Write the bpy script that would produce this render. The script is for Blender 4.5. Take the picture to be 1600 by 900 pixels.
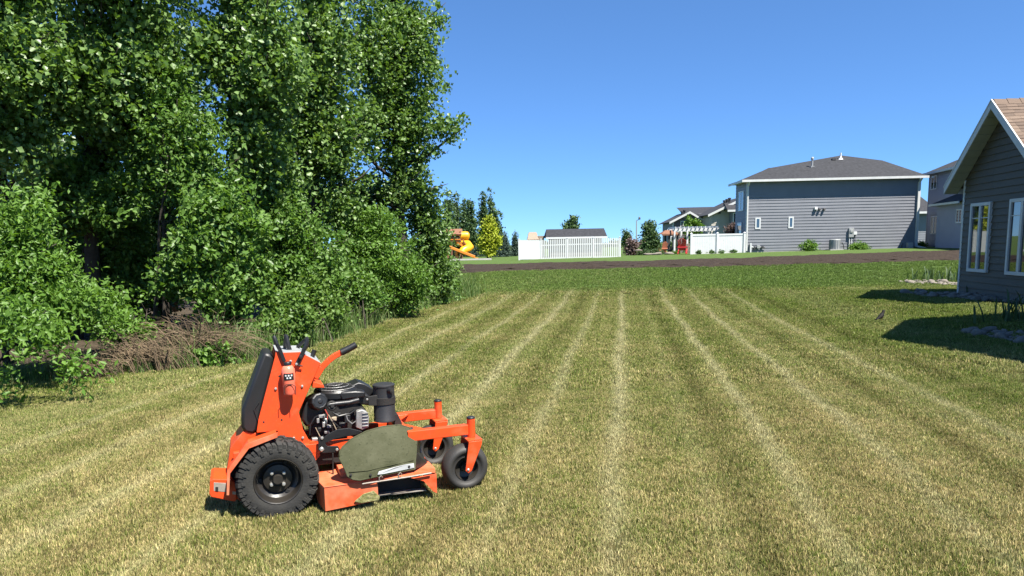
import bpy, math, random
import numpy as np
from mathutils import Vector, Matrix, Quaternion

for o in list(bpy.data.objects):
    bpy.data.objects.remove(o)
SC = bpy.context.scene
COL = SC.collection
rad = math.radians
random.seed(7)

# ------------------------------------------------------------------ camera
F, PCX, PCY = 1110.0, 800.0, 536.0          # focal length and principal point of the 1600 x 900 photograph
PITCH, ROLL, EYE = math.atan(153 / 1110), math.atan(0.019), 2.0
cam_d = bpy.data.cameras.new('camera')
cam = bpy.data.objects.new('camera', cam_d)
COL.objects.link(cam)
cam_d.sensor_width = 36.0
cam_d.lens = F / 1600 * 36.0
cam_d.shift_y = (PCY - 450) / 1600
cam_d.clip_start, cam_d.clip_end = 0.05, 6000
cam.matrix_world = (Matrix.Translation((0, 0, EYE)) @ Matrix.Rotation(rad(90) - PITCH, 4, 'X') @ Matrix.Rotation(-ROLL, 4, 'Z'))
SC.camera = cam

# ------------------------------------------------------------------ light
SUN = Vector((0.42, -0.42, 1.0)).normalized()
SUN_EL = math.asin(SUN.z)
world = bpy.data.worlds.new('World')
SC.world = world
world.use_nodes = True
wn, wl = world.node_tree.nodes, world.node_tree.links
bg = wn['Background']
sky = wn.new('ShaderNodeTexSky')
sky.sky_type = 'NISHITA'
sky.sun_disc = False
sky.sun_elevation = SUN_EL
sky.sun_rotation = math.atan2(SUN.x, SUN.y)
sky.altitude = 0
sky.air_density, sky.dust_density, sky.ozone_density = 0.5, 0.0, 6.0
bg.inputs['Strength'].default_value = 0.068
# deep clear-day blue: the whole sky's tone range compressed and its colour cooled evenly
gam = wn.new('ShaderNodeGamma')
gam.inputs[1].default_value = 0.67
tint = wn.new('ShaderNodeMix')
tint.data_type, tint.blend_type = 'RGBA', 'MULTIPLY'
tint.inputs[0].default_value = 1.0
tint.inputs[7].default_value = (0.84, 1.36, 1.93, 1)
wl.new(sky.outputs[0], gam.inputs[0])
wl.new(gam.outputs[0], tint.inputs[6])
wl.new(tint.outputs[2], bg.inputs[0])
sun_d = bpy.data.lights.new('sun', 'SUN')
sun_d.energy, sun_d.angle, sun_d.color = 5.0, rad(0.53), (1.0, 0.95, 0.86)
sun = bpy.data.objects.new('sun', sun_d)
sun.rotation_euler = SUN.to_track_quat('Z', 'Y').to_euler()
sun.location = (20, -20, 40)
COL.objects.link(sun)
SC.view_settings.view_transform = 'Standard'
SC.view_settings.look = 'None'
SC.view_settings.exposure = 1.47
SC.view_settings.gamma = 1.0
SC.view_settings.use_curve_mapping = False
SC.cycles.max_bounces = 5
SC.cycles.diffuse_bounces = 2
SC.cycles.glossy_bounces = 3
SC.cycles.transmission_bounces = 3
SC.cycles.transparent_max_bounces = 6

# ------------------------------------------------------------------ helpers
def ray(px, py):
    dx, dy = px - PCX, py - PCY
    c, s = math.cos(ROLL), math.sin(ROLL)
    x, y = dx * c - dy * s, dy * c + dx * s
    return Vector((x, F * math.cos(PITCH) - y * math.sin(PITCH), -(y * math.cos(PITCH) + F * math.sin(PITCH))))

def at(px, py, Y):
    r = ray(px, py)
    return Vector((0, 0, EYE)) + r * (Y / r.y)

class MB:
    def __init__(s):
        s.v, s.f = [], []
    def add(s, vs, fs):
        o = len(s.v)
        s.v += [tuple(v) for v in vs]
        s.f += [tuple(i + o for i in f) for f in fs]
        return s
    def hexa(s, p):                       # 8 points: bottom 4, top 4
        return s.add(p, [(3, 2, 1, 0), (4, 5, 6, 7), (0, 1, 5, 4), (1, 2, 6, 5), (2, 3, 7, 6), (3, 0, 4, 7)])
    def box(s, c, z, rot=None):
        hx, hy, hz = z[0] / 2, z[1] / 2, z[2] / 2
        p = [Vector(q) for q in ((-hx, -hy, -hz), (hx, -hy, -hz), (hx, hy, -hz), (-hx, hy, -hz), (-hx, -hy, hz), (hx, -hy, hz), (hx, hy, hz), (-hx, hy, hz))]
        if rot is not None:
            p = [rot @ q for q in p]
        return s.hexa([q + Vector(c) for q in p])
    def bx(s, x0, x1, y0, y1, z0, z1):
        return s.box(((x0 + x1) / 2, (y0 + y1) / 2, (z0 + z1) / 2), (abs(x1 - x0), abs(y1 - y0), abs(z1 - z0)))
    def bar(s, p, q, w, h, up=(0, 0, 1)):
        p, q = Vector(p), Vector(q)
        d = (q - p).normalized()
        a = d.cross(Vector(up))
        if a.length < 1e-4:
            a = d.cross(Vector((1, 0, 0)))
        a.normalize()
        b = a.cross(d).normalized()
        a, b = a * w / 2, b * h / 2
        return s.hexa([p - a - b, p + a - b, q + a - b, q - a - b, p - a + b, p + a + b, q + a + b, q - a + b])
    def tube(s, pts, r, n=8):
        pts = [Vector(p) for p in pts]
        k = len(pts)
        rs = r if isinstance(r, (list, tuple)) else [r] * k
        vs, fs = [], []
        a = None
        for i, p in enumerate(pts):
            d = (pts[min(i + 1, k - 1)] - pts[max(i - 1, 0)]).normalized()
            if a is None:
                a = d.orthogonal().normalized()
            a = (a - d * a.dot(d)).normalized()
            b = d.cross(a)
            for j in range(n):
                t = 2 * math.pi * j / n
                vs.append(p + (a * math.cos(t) + b * math.sin(t)) * rs[i])
        for i in range(k - 1):
            for j in range(n):
                j2 = (j + 1) % n
                fs.append((i * n + j, i * n + j2, (i + 1) * n + j2, (i + 1) * n + j))
        fs.append(tuple(range(n - 1, -1, -1)))
        fs.append(tuple((k - 1) * n + j for j in range(n)))
        return s.add(vs, fs)
    def lathe(s, prof, c, axis, n=24, close=False, cap0=True):   # prof: (radius, offset along axis)
        ax = Vector(axis).normalized()
        a = ax.orthogonal().normalized()
        b = ax.cross(a)
        c = Vector(c)
        vs, fs = [], []
        for (r, t) in prof:
            for j in range(n):
                w = 2 * math.pi * j / n
                vs.append(c + ax * t + (a * math.cos(w) + b * math.sin(w)) * r)
        m = len(prof)
        for i in range(m if close else m - 1):
            i2 = (i + 1) % m
            for j in range(n):
                j2 = (j + 1) % n
                fs.append((i * n + j, i * n + j2, i2 * n + j2, i2 * n + j))
        if not close:
            if cap0: fs.append(tuple(range(n - 1, -1, -1)))
            fs.append(tuple((m - 1) * n + j for j in range(n)))
        return s.add(vs, fs)
    def prism(s, poly, vec):
        poly = [Vector(p) for p in poly]
        v = Vector(vec)
        k = len(poly)
        fs = [tuple(range(k)), tuple(range(2 * k - 1, k - 1, -1))]
        for i in range(k):
            j = (i + 1) % k
            fs.append((i, i + k, j + k, j))
        return s.add(poly + [p + v for p in poly], fs)
    def mesh(s, name, mat):
        me = bpy.data.meshes.new(name)
        me.from_pydata(s.v, [], s.f)
        me.materials.append(mat)
        return me
    def build(s, name, mat, parent=None, smooth=False, bevel=0.0):
        me = s.mesh(name, mat)
        import bmesh
        bm = bmesh.new()
        bm.from_mesh(me)
        bmesh.ops.recalc_face_normals(bm, faces=bm.faces)
        bm.to_mesh(me)
        bm.free()
        return link(name, me, parent, smooth, bevel)

def link(name, me, parent=None, smooth=False, bevel=0.0):
    o = bpy.data.objects.new(name, me)
    COL.objects.link(o)
    o.parent = parent
    if smooth:
        me.shade_smooth()
        if smooth != 'all':
            me.set_sharp_from_angle(angle=rad(38))
    if bevel:
        b = o.modifiers.new('bevel', 'BEVEL')
        b.width, b.segments, b.limit_method, b.angle_limit = bevel, 2, 'ANGLE', rad(40)
    return o

def tag(o, label=None, cat=None, group=None, kind=None):
    if label: o['label'] = label
    if cat: o['category'] = cat
    if group: o['group'] = group
    if kind: o['kind'] = kind
    return o

def empty(name, loc, rz, label, cat, group=None):
    o = bpy.data.objects.new(name, None)
    COL.objects.link(o)
    o.empty_display_size = 0.2
    o.location = loc
    o.rotation_euler = (0, 0, rz)
    return tag(o, label, cat, group)

def copy_tree(o, parent=None):
    c = o.copy()
    COL.objects.link(c)
    c.parent = parent
    for ch in list(o.children):
        copy_tree(ch, c)
    return c

# ------------------------------------------------------------------ materials
class NT:
    def __init__(s, name):
        s.m = bpy.data.materials.new(name)
        s.m.use_nodes = True
        s.n, s.l = s.m.node_tree.nodes, s.m.node_tree.links
        s.bsdf = s.n['Principled BSDF']
        s.out = s.n['Material Output']
    def new(s, t, **kw):
        n = s.n.new(t)
        for k, v in kw.items():
            setattr(n, k, v)
        return n
    def put(s, sock, v):
        if isinstance(v, bpy.types.NodeSocket):
            s.l.new(v, sock)
        elif isinstance(v, (tuple, list)) and len(v) == 3 and sock.type == 'RGBA':
            sock.default_value = (*v, 1)
        else:
            sock.default_value = v
    def math(s, op, a, b=0.0, c=None, clamp=False):
        n = s.new('ShaderNodeMath', operation=op, use_clamp=clamp)
        s.put(n.inputs[0], a)
        s.put(n.inputs[1], b)
        if c is not None: s.put(n.inputs[2], c)
        return n.outputs[0]
    def mix(s, f, a, b, mode='MIX'):
        n = s.new('ShaderNodeMix', data_type='RGBA', blend_type=mode)
        s.put(n.inputs[0], f)
        s.put(n.inputs[6], a)
        s.put(n.inputs[7], b)
        return n.outputs[2]
    def noise(s, scale, detail=3.0, vec=None, rough=0.55, dist=0.0):
        n = s.new('ShaderNodeTexNoise')
        n.inputs['Scale'].default_value = scale
        n.inputs['Detail'].default_value = detail
        n.inputs['Roughness'].default_value = rough
        n.inputs['Distortion'].default_value = dist
        if vec is not None: s.l.new(vec, n.inputs['Vector'])
        return n.outputs[0]
    def ramp(s, f, stops, interp='LINEAR'):
        n = s.new('ShaderNodeValToRGB')
        n.color_ramp.interpolation = interp
        e = n.color_ramp.elements
        while len(e) < len(stops): e.new(0.5)
        for el, (p, c) in zip(e, stops):
            el.position = p
            el.color = (c, c, c, 1) if isinstance(c, (int, float)) else (*c, 1)
        s.put(n.inputs[0], f)
        return n.outputs[0]
    def maprange(s, v, a, b, c=0.0, d=1.0, smooth=False):
        n = s.new('ShaderNodeMapRange')
        if smooth: n.interpolation_type = 'SMOOTHSTEP'
        s.put(n.inputs[0], v)
        for i, q in enumerate((a, b, c, d)): n.inputs[i + 1].default_value = q
        return n.outputs[0]
    def bump(s, h, strength=0.3, dist=0.02):
        n = s.new('ShaderNodeBump')
        n.inputs['Strength'].default_value = strength
        n.inputs['Distance'].default_value = dist
        s.put(n.inputs['Height'], h)
        s.l.new(n.outputs[0], s.bsdf.inputs['Normal'])
    def obj(s):
        return s.new('ShaderNodeTexCoord').outputs['Object']
    def attr(s, name):
        return s.new('ShaderNodeAttribute', attribute_name=name).outputs['Fac']
    def set(s, col=None, rough=None, metal=None, spec=None, **kw):
        b = s.bsdf.inputs
        if col is not None: s.put(b['Base Color'], col)
        if rough is not None: s.put(b['Roughness'], rough)
        if metal is not None: s.put(b['Metallic'], metal)
        if spec is not None: s.put(b['Specular IOR Level'], spec)
        return s.m

def wear(name, col, col2, scale=6.0, rough=0.6, amt=0.5, bump=0.15, metal=0.0, spec=0.5, detail=6.0, bscale=None, rough2=None):
    t = NT(name)
    v = t.obj()
    n = t.noise(scale, detail, v)
    f = t.maprange(n, 0.5 - amt * 0.3, 0.5 + amt * 0.3)
    r = rough if rough2 is None else t.maprange(n, 0.35, 0.65, rough, rough2)
    t.set(t.mix(f, col, col2), r, metal, spec)
    if bump: t.bump(t.noise(bscale or scale * 8, 4, v), bump, 0.01)
    return t.m

M = {}
M['white_vinyl'] = wear('white_vinyl', (0.62, 0.63, 0.63), (0.55, 0.56, 0.56), 3, 0.4, 0.6, 0.03)
M['trim_white'] = wear('trim_white', (0.58, 0.58, 0.56), (0.49, 0.50, 0.49), 3, 0.5, 0.6, 0.04)
M['siding_grey'] = wear('siding_grey', (0.178, 0.186, 0.208), (0.150, 0.157, 0.178), 1.3, 0.55, 0.8, 0.1, bscale=20)
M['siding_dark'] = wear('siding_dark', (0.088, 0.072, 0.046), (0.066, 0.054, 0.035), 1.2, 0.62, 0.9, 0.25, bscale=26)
M['siding_blue'] = wear('siding_blue', (0.29, 0.30, 0.37), (0.26, 0.27, 0.335), 1.3, 0.55, 0.8, 0.1, bscale=20)
M['siding_tan'] = wear('siding_tan', (0.42, 0.38, 0.33), (0.37, 0.34, 0.29), 1.3, 0.6, 0.8, 0.1, bscale=20)
M['siding_brown'] = wear('siding_brown', (0.13, 0.115, 0.11), (0.11, 0.095, 0.09), 1.3, 0.6, 0.8, 0.1, bscale=20)
M['roof_dark'] = wear('roof_dark', (0.030, 0.031, 0.036), (0.010, 0.0105, 0.0125), 5, 0.9, 0.7, 0.9, bscale=14)
M['roof_tan'] = wear('roof_tan', (0.30, 0.23, 0.17), (0.22, 0.17, 0.13), 9, 0.9, 0.9, 0.6)
M['shingle_a'] = wear('shingle_a', (0.150, 0.105, 0.076), (0.115, 0.080, 0.058), 30, 0.9, 0.9, 0.6)
M['shingle_b'] = wear('shingle_b', (0.118, 0.082, 0.060), (0.090, 0.063, 0.046), 30, 0.9, 0.9, 0.6)
M['shingle_c'] = wear('shingle_c', (0.180, 0.130, 0.095), (0.14, 0.10, 0.073), 30, 0.9, 0.9, 0.6)
M['soffit'] = wear('soffit', (0.36, 0.37, 0.28), (0.31, 0.32, 0.24), 4, 0.6, 0.7, 0.05)
M['concrete'] = wear('concrete', (0.42, 0.40, 0.37), (0.33, 0.32, 0.30), 5, 0.9, 0.8, 0.4)
M['grey_metal'] = wear('grey_metal', (0.30, 0.31, 0.31), (0.24, 0.25, 0.25), 8, 0.45, 0.8, 0.05, spec=0.5)
M['black_pipe'] = wear('black_pipe', (0.03, 0.03, 0.032), (0.05, 0.05, 0.05), 9, 0.5, 0.8, 0.05)
M['bark'] = wear('bark', (0.060, 0.048, 0.036), (0.028, 0.022, 0.017), 9, 0.95, 0.9, 0.8, bscale=30)
M['dead_twig'] = wear('dead_twig', (0.19, 0.135, 0.080), (0.085, 0.060, 0.036), 3, 0.9, 0.9, 0.3)
M['stone'] = wear('stone', (0.23, 0.20, 0.165), (0.10, 0.088, 0.073), 1.2, 0.85, 0.9, 0.5, bscale=25)
M['red_plastic'] = wear('red_plastic', (0.62, 0.04, 0.04), (0.52, 0.03, 0.035), 4, 0.45, 0.6, 0.03)
M['terracotta'] = wear('terracotta', (0.42, 0.14, 0.08), (0.34, 0.11, 0.06), 4, 0.8, 0.6, 0.1)
M['cedar'] = wear('cedar', (0.22, 0.10, 0.055), (0.15, 0.065, 0.035), 6, 0.75, 0.8, 0.2)
M['play_yellow'] = wear('play_yellow', (0.70, 0.36, 0.012), (0.64, 0.31, 0.010), 3, 0.4, 0.6, 0.02)
M['play_orange'] = wear('play_orange', (0.62, 0.21, 0.022), (0.55, 0.18, 0.02), 3, 0.45, 0.6, 0.02)

def glass(name, tint):
    t = NT(name)
    n = t.noise(0.8, 2, t.obj())
    t.set(tint, t.maprange(n, 0.3, 0.7, 0.01, 0.03), 0.0, 1.0)
    t.bsdf.inputs['IOR'].default_value = 1.9
    t.bump(n, 0.03, 0.02)
    return t.m
M['glass'] = glass('glass', (0.012, 0.014, 0.016))
# ------------------------------------------------------------------ terrain
HC = Vector((12.913, 20.5, 0.42))                       # far corner of the near house
HPHI = math.atan2(0.1439, 0.9896)
HU = Vector((math.sin(HPHI), math.cos(HPHI), 0))        # along its gable wall, away from the camera
HN = Vector((-math.cos(HPHI), math.sin(HPHI), 0))       # out of the gable wall

def sst(x, a, b):
    t = np.clip((x - a) / (b - a), 0, 1)
    return t * t * (3 - 2 * t)

def zg(x, y):
    x = np.asarray(x, float); y = np.asarray(y, float)
    z = np.interp(y, [-50, 18, 22, 25, 28, 32, 36, 40, 44, 50, 56, 70, 100, 4000], [0, 0.02, 0.05, 0.10, 0.20, 0.42, 0.62, 0.76, 0.86, 0.90, 0.92, 0.90, 0.8, 0.6])
    z = z + np.clip(x - 5, -6, 30) * 0.0115 * sst(y, 26, 52)
    q = (x - HC.x) * HN.x + (y - HC.y) * HN.y
    u = (x - HC.x) * HU.x + (y - HC.y) * HU.y
    z = z + 0.36 * (1 - sst(q, 0.2, 6.0)) * (1 - sst(u, 0.5, 7.0)) * sst(y, -4, 6) * (1 - sst(-q, 15, 25))
    z = z + 0.015 * np.sin(x * 0.9 + 1.3) * np.sin(y * 0.55) + 0.01 * np.sin(x * 1.9 + y * 1.1)
    return z

def zg1(x, y):
    return float(zg(x, y))

def grid(name, xs, ys, fn, mat, **kw):
    X, Y = np.meshgrid(xs, ys)
    Z = fn(X, Y)
    V = np.stack([X, Y, Z], -1).reshape(-1, 3)
    nx, ny = len(xs), len(ys)
    i = np.arange((nx - 1) * (ny - 1))
    r, c = i // (nx - 1), i % (nx - 1)
    a = r * nx + c
    Fq = np.stack([a, a + 1, a + nx + 1, a + nx], -1)
    me = np_mesh(name, V, Fq, mat)
    o = link(name, me)
    me.shade_smooth()
    return tag(o, **kw)

def np_mesh(name, V, Fa, mat, attrs=None):
    me = bpy.data.meshes.new(name)
    n, k = Fa.shape
    me.vertices.add(len(V))
    me.vertices.foreach_set('co', np.ascontiguousarray(V, dtype=np.float32).ravel())
    me.loops.add(n * k)
    me.loops.foreach_set('vertex_index', np.ascontiguousarray(Fa, dtype=np.int32).ravel())
    me.polygons.add(n)
    me.polygons.foreach_set('loop_start', np.arange(0, n * k, k, dtype=np.int32))
    me.update(calc_edges=True)
    for an, arr in (attrs or {}).items():
        a = me.attributes.new(an, 'FLOAT', 'FACE')
        a.data.foreach_set('value', np.ascontiguousarray(arr, dtype=np.float32))
    me.materials.append(mat)
    me.validate()
    return me

# mowing tracks: (offset across the stripes, tone) - dry straw, plus sheen and shade of bent blades painted as colour
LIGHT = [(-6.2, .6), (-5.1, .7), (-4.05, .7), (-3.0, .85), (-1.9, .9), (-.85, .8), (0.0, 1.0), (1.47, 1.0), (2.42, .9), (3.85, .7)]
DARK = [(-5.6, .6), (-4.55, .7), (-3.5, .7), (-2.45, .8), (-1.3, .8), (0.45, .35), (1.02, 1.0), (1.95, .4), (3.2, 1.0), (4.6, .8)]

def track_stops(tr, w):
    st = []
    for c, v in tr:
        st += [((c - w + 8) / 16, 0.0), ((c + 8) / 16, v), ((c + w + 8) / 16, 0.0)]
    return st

def lawn_colour(t):
    """Colour of mown grass by place: dry straw and green patches, greener near the house and far away, mowing tracks with their sheen painted in."""
    pos = t.new('ShaderNodeNewGeometry').outputs['Position']
    sep = t.new('ShaderNodeSeparateXYZ')
    t.l.new(pos, sep.inputs[0])
    x, y = sep.outputs[0], sep.outputs[1]
    wob = t.noise(0.23, 3, pos)
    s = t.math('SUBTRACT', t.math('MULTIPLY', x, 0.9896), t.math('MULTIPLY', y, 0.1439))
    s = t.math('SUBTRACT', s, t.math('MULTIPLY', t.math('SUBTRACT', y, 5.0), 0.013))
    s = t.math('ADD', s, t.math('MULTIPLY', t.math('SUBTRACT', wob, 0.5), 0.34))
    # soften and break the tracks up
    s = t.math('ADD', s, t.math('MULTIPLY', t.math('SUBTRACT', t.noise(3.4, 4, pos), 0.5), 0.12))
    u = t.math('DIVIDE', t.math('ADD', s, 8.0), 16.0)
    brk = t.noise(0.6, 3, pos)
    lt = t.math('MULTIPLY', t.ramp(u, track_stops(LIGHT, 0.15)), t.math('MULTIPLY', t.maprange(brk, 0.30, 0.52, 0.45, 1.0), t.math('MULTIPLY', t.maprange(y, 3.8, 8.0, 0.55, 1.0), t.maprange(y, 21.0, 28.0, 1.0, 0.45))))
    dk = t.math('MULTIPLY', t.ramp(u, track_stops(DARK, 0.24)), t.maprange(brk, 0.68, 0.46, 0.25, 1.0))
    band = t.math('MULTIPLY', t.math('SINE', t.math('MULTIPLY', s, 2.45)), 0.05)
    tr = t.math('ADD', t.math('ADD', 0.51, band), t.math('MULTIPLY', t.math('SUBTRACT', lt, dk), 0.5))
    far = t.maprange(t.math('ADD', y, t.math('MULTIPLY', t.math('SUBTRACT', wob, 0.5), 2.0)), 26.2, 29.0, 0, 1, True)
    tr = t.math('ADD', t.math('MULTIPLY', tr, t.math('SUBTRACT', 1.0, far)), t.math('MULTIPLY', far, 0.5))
    n1 = t.noise(0.42, 4, pos)
    n2 = t.noise(2.1, 4, pos)
    n3 = t.noise(9.0, 3, pos)
    green = t.math('ADD', t.maprange(y, 4.5, 13.0, 0.0, 0.33), t.math('MULTIPLY', t.maprange(x, 4.5, 9.0, 0, 1, True), 0.30))
    green = t.math('ADD', green, t.math('MULTIPLY', far, 0.35))
    green = t.math('ADD', green, t.math('MULTIPLY', t.maprange(x, -3.5, -6.5, 0, 1, True), 0.14))
    d = t.math('SUBTRACT', 0.61, green)
    d = t.math('ADD', d, t.math('MULTIPLY', t.math('SUBTRACT', n1, 0.5), 1.0))
    d = t.math('ADD', d, t.math('MULTIPLY', t.math('SUBTRACT', n2, 0.5), 0.9))
    d = t.math('ADD', d, t.math('MULTIPLY', t.math('SUBTRACT', n3, 0.5), 0.7))
    d = t.math('ADD', d, t.math('MULTIPLY', t.math('SUBTRACT', t.noise(32.0, 2, pos), 0.5), 0.9))
    return d, tr, far

def grass_material(name, ground):
    t = NT(name)
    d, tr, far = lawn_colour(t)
    if ground:
        f = t.math('ADD', d, 0.0, clamp=True)
        pos = t.new('ShaderNodeNewGeometry').outputs['Position']
        c = t.mix(f, (0.036, 0.052, 0.012), (0.110, 0.082, 0.034))
        c = t.mix(far, c, (0.085, 0.140, 0.036))
        fine = t.noise(38.0, 4, pos)
        c = t.mix(t.maprange(fine, 0.35, 0.7, 0.0, 0.6), c, (0.022, 0.024, 0.008))
        t.set(c, 0.95, 0, 0.1)
        t.bump(fine, 0.7, 0.05)
        return t.m
    r = t.attr('rnd')
    f = t.math('ADD', d, t.math('MULTIPLY', t.math('SUBTRACT', r, 0.5), 1.1), clamp=True)
    c = t.mix(f, (0.140, 0.205, 0.026), (0.57, 0.460, 0.215))
    c = t.mix(t.math('MULTIPLY', far, 0.55), c, (0.135, 0.220, 0.050))
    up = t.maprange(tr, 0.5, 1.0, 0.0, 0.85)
    c = t.mix(up, c, (0.58, 0.535, 0.29))  # paler colour stands in for light caught by laid-over blades
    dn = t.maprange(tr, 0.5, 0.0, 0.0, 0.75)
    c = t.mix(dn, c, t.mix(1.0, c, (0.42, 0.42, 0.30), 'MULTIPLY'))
    r2 = t.math('FRACT', t.math('MULTIPLY', r, 13.7))
    c = t.mix(1.0, c, t.ramp(r2, [(0.0, 0.42), (0.6, 1.0), (1.0, 1.3)]), 'MULTIPLY')
    t.set(c, 0.55, 0, 0.3)
    tl = t.new('ShaderNodeBsdfTranslucent')
    t.put(tl.inputs[0], c)
    ms = t.new('ShaderNodeMixShader')
    ms.inputs[0].default_value = 0.3
    t.l.new(t.bsdf.outputs[0], ms.inputs[1])
    t.l.new(tl.outputs[0], ms.inputs[2])
    t.l.new(ms.outputs[0], t.out.inputs[0])
    return t.m

M['ground'] = grass_material('ground_grass', True)
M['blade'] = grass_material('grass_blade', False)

xs = np.concatenate([np.array([-3000, -1200, -500, -220, -120, -80]), np.arange(-60, 80.1, 0.75), np.array([110, 160, 260, 500, 1200, 3000])])
ys = np.concatenate([np.array([-60, -30, -15]), np.arange(-6, 100.1, 0.75), np.array([130, 200, 400, 900, 2000, 4000])])
grid('ground', xs, ys, zg, M['ground'], label='lawn and open grass running out to the far houses', cat='ground', kind='structure')

# bare soil strip across the far end of the lawn
t = NT('bare_soil')
v = t.obj()
n = t.noise(1.2, 6, v)
n2 = t.noise(7, 6, v)
t.set(t.mix(t.maprange(n2, 0.3, 0.7), t.mix(n, (0.040, 0.030, 0.023), (0.064, 0.049, 0.038)), (0.024, 0.018, 0.014)), 0.97, 0, 0.1)
t.bump(t.noise(14, 5, v), 0.9, 0.08)
M['soil'] = t.m
rs = np.random.RandomState(3)
def soil_strip():
    xs = np.arange(-30, 62, 0.3)
    ts = np.linspace(0, 1, 40)
    V = []
    for tt in ts:
        w0 = 37.0 + 0.5 * np.sin(xs * 0.35) + 0.35 * np.sin(xs * 1.7 + 1) + rs.normal(0, 0.10, len(xs))
        w1 = 44.0 + 0.5 * np.sin(xs * 0.28 + 2) + 0.25 * np.sin(xs * 1.3) + np.clip(xs - 18, 0, 20) * 0.22
        y = w0 + (w1 - w0) * tt
        edge = min(tt, 1 - tt) * 8
        z = zg(xs, y) + 0.012 + min(edge, 1) * (0.05 + 0.05 * rs.rand(len(xs)))
        V.append(np.stack([xs, y, z], -1))
    V = np.concatenate(V)
    nx = len(xs); ny = len(ts)
    i = np.arange((nx - 1) * (ny - 1)); r, c = i // (nx - 1), i % (nx - 1); a = r * nx + c
    me = np_mesh('bare_soil', V, np.stack([a, a + 1, a + nx + 1, a + nx], -1), M['soil'])
    return link('bare_soil', me)
tag(soil_strip(), 'strip of bare brown tilled soil before the fences and far houses', 'soil', kind='structure')

# ------------------------------------------------------------------ grass blades, scattered in patches
def blade_patch(name, n, size, h, w, lean, seed, segs=2):
    r = np.random.RandomState(seed)
    # tufted: blades gather round tuft centres
    k = n // 9
    cx = r.uniform(-size / 2, size / 2, (k, 2))
    p = cx[r.randint(0, k, n)] + r.normal(0, 0.014, (n, 2))
    a = r.uniform(0, 2 * np.pi, n)
    hh = h * r.uniform(0.55, 1.2, n)
    ln = np.abs(r.normal(lean, 0.28, n)) * hh
    la = r.uniform(0, 2 * np.pi, n)
    ww = w * r.uniform(0.7, 1.4, n)
    dx, dy = np.cos(a) * ww / 2, np.sin(a) * ww / 2
    lx, ly = np.cos(la) * ln, np.sin(la) * ln
    z0 = np.full(n, -0.01)
    mid = 0.55
    V = np.empty((n, 5, 3))
    V[:, 0] = np.stack([p[:, 0] - dx, p[:, 1] - dy, z0], -1)
    V[:, 1] = np.stack([p[:, 0] + dx, p[:, 1] + dy, z0], -1)
    V[:, 2] = np.stack([p[:, 0] + dx * .8 + lx * .35, p[:, 1] + dy * .8 + ly * .35, hh * mid], -1)
    V[:, 3] = np.stack([p[:, 0] - dx * .8 + lx * .35, p[:, 1] - dy * .8 + ly * .35, hh * mid], -1)
    V[:, 4] = np.stack([p[:, 0] + lx, p[:, 1] + ly, hh * np.clip(1 - 0.25 * (ln / hh) ** 2, 0.4, 1)], -1)
    b = np.arange(n)[:, None] * 5
    F3 = np.concatenate([b + np.array([[0, 1, 2]]), b + np.array([[0, 2, 3]]), b + np.array([[3, 2, 4]])])
    rnd = np.tile(r.rand(n), 3)
    me = np_mesh(name, V.reshape(-1, 3), F3, M['blade'], {'rnd': rnd})
    return bpy.data.objects.new(name, me)

def scatter(name, P, rot, scl, idx, protos, **kw):
    coll = bpy.data.collections.new(name + '_patches')
    for q in protos: coll.objects.link(q)
    me = bpy.data.meshes.new(name)
    n = len(P)
    me.vertices.add(n)
    me.vertices.foreach_set('co', np.ascontiguousarray(P, dtype=np.float32).ravel())
    for an, ty, arr in (('rotz', 'FLOAT_VECTOR', rot), ('scl', 'FLOAT', scl), ('pick', 'INT', idx)):
        a = me.attributes.new(an, ty, 'POINT')
        a.data.foreach_set('vector' if ty == 'FLOAT_VECTOR' else 'value', np.ascontiguousarray(arr, dtype=np.int32 if ty == 'INT' else np.float32).ravel())
    o = link(name, me)
    ng = bpy.data.node_groups.new(name, 'GeometryNodeTree')
    ng.interface.new_socket('Geometry', in_out='INPUT', socket_type='NodeSocketGeometry')
    ng.interface.new_socket('Geometry', in_out='OUTPUT', socket_type='NodeSocketGeometry')
    N, L = ng.nodes, ng.links
    gi, go = N.new('NodeGroupInput'), N.new('NodeGroupOutput')
    ip = N.new('GeometryNodeInstanceOnPoints')
    ci = N.new('GeometryNodeCollectionInfo')
    ci.inputs[0].default_value = coll
    ci.inputs['Separate Children'].default_value = True
    ci.inputs['Reset Children'].default_value = True
    def na(nm, ty):
        q = N.new('GeometryNodeInputNamedAttribute')
        q.data_type = ty
        q.inputs[0].default_value = nm
        return q.outputs[0]
    L.new(gi.outputs[0], ip.inputs['Points'])
    L.new(ci.outputs[0], ip.inputs['Instance'])
    ip.inputs['Pick Instance'].default_value = True
    L.new(na('pick', 'INT'), ip.inputs['Instance Index'])
    L.new(na('rotz', 'FLOAT_VECTOR'), ip.inputs['Rotation'])
    L.new(na('scl', 'FLOAT'), ip.inputs['Scale'])
    L.new(ip.outputs[0], go.inputs[0])
    md = o.modifiers.new('scatter', 'NODES')
    md.node_group = ng
    return tag(o, **kw)

HEDGE = [(-9.6, 9.9), (-8.0, 10.9), (-6.36, 11.6), (-4.77, 13.05), (-4.13, 15.7), (-3.72, 19.7), (-2.6, 24.0), (-1.75, 26.6)]
def hedge_x(y):
    return np.interp(y, [p[1] for p in HEDGE], [p[0] for p in HEDGE])

def in_lawn(x, y):
    q = (x - HC.x) * HN.x + (y - HC.y) * HN.y
    u = (x - HC.x) * HU.x + (y - HC.y) * HU.y
    house = (q < 0.75) & (u < 1.2)
    hedge = (x < hedge_x(y) - 0.05) & (y > 9.9) & (y < 26.6)
    return ~(house | hedge) & (y < 37.2)

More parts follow.
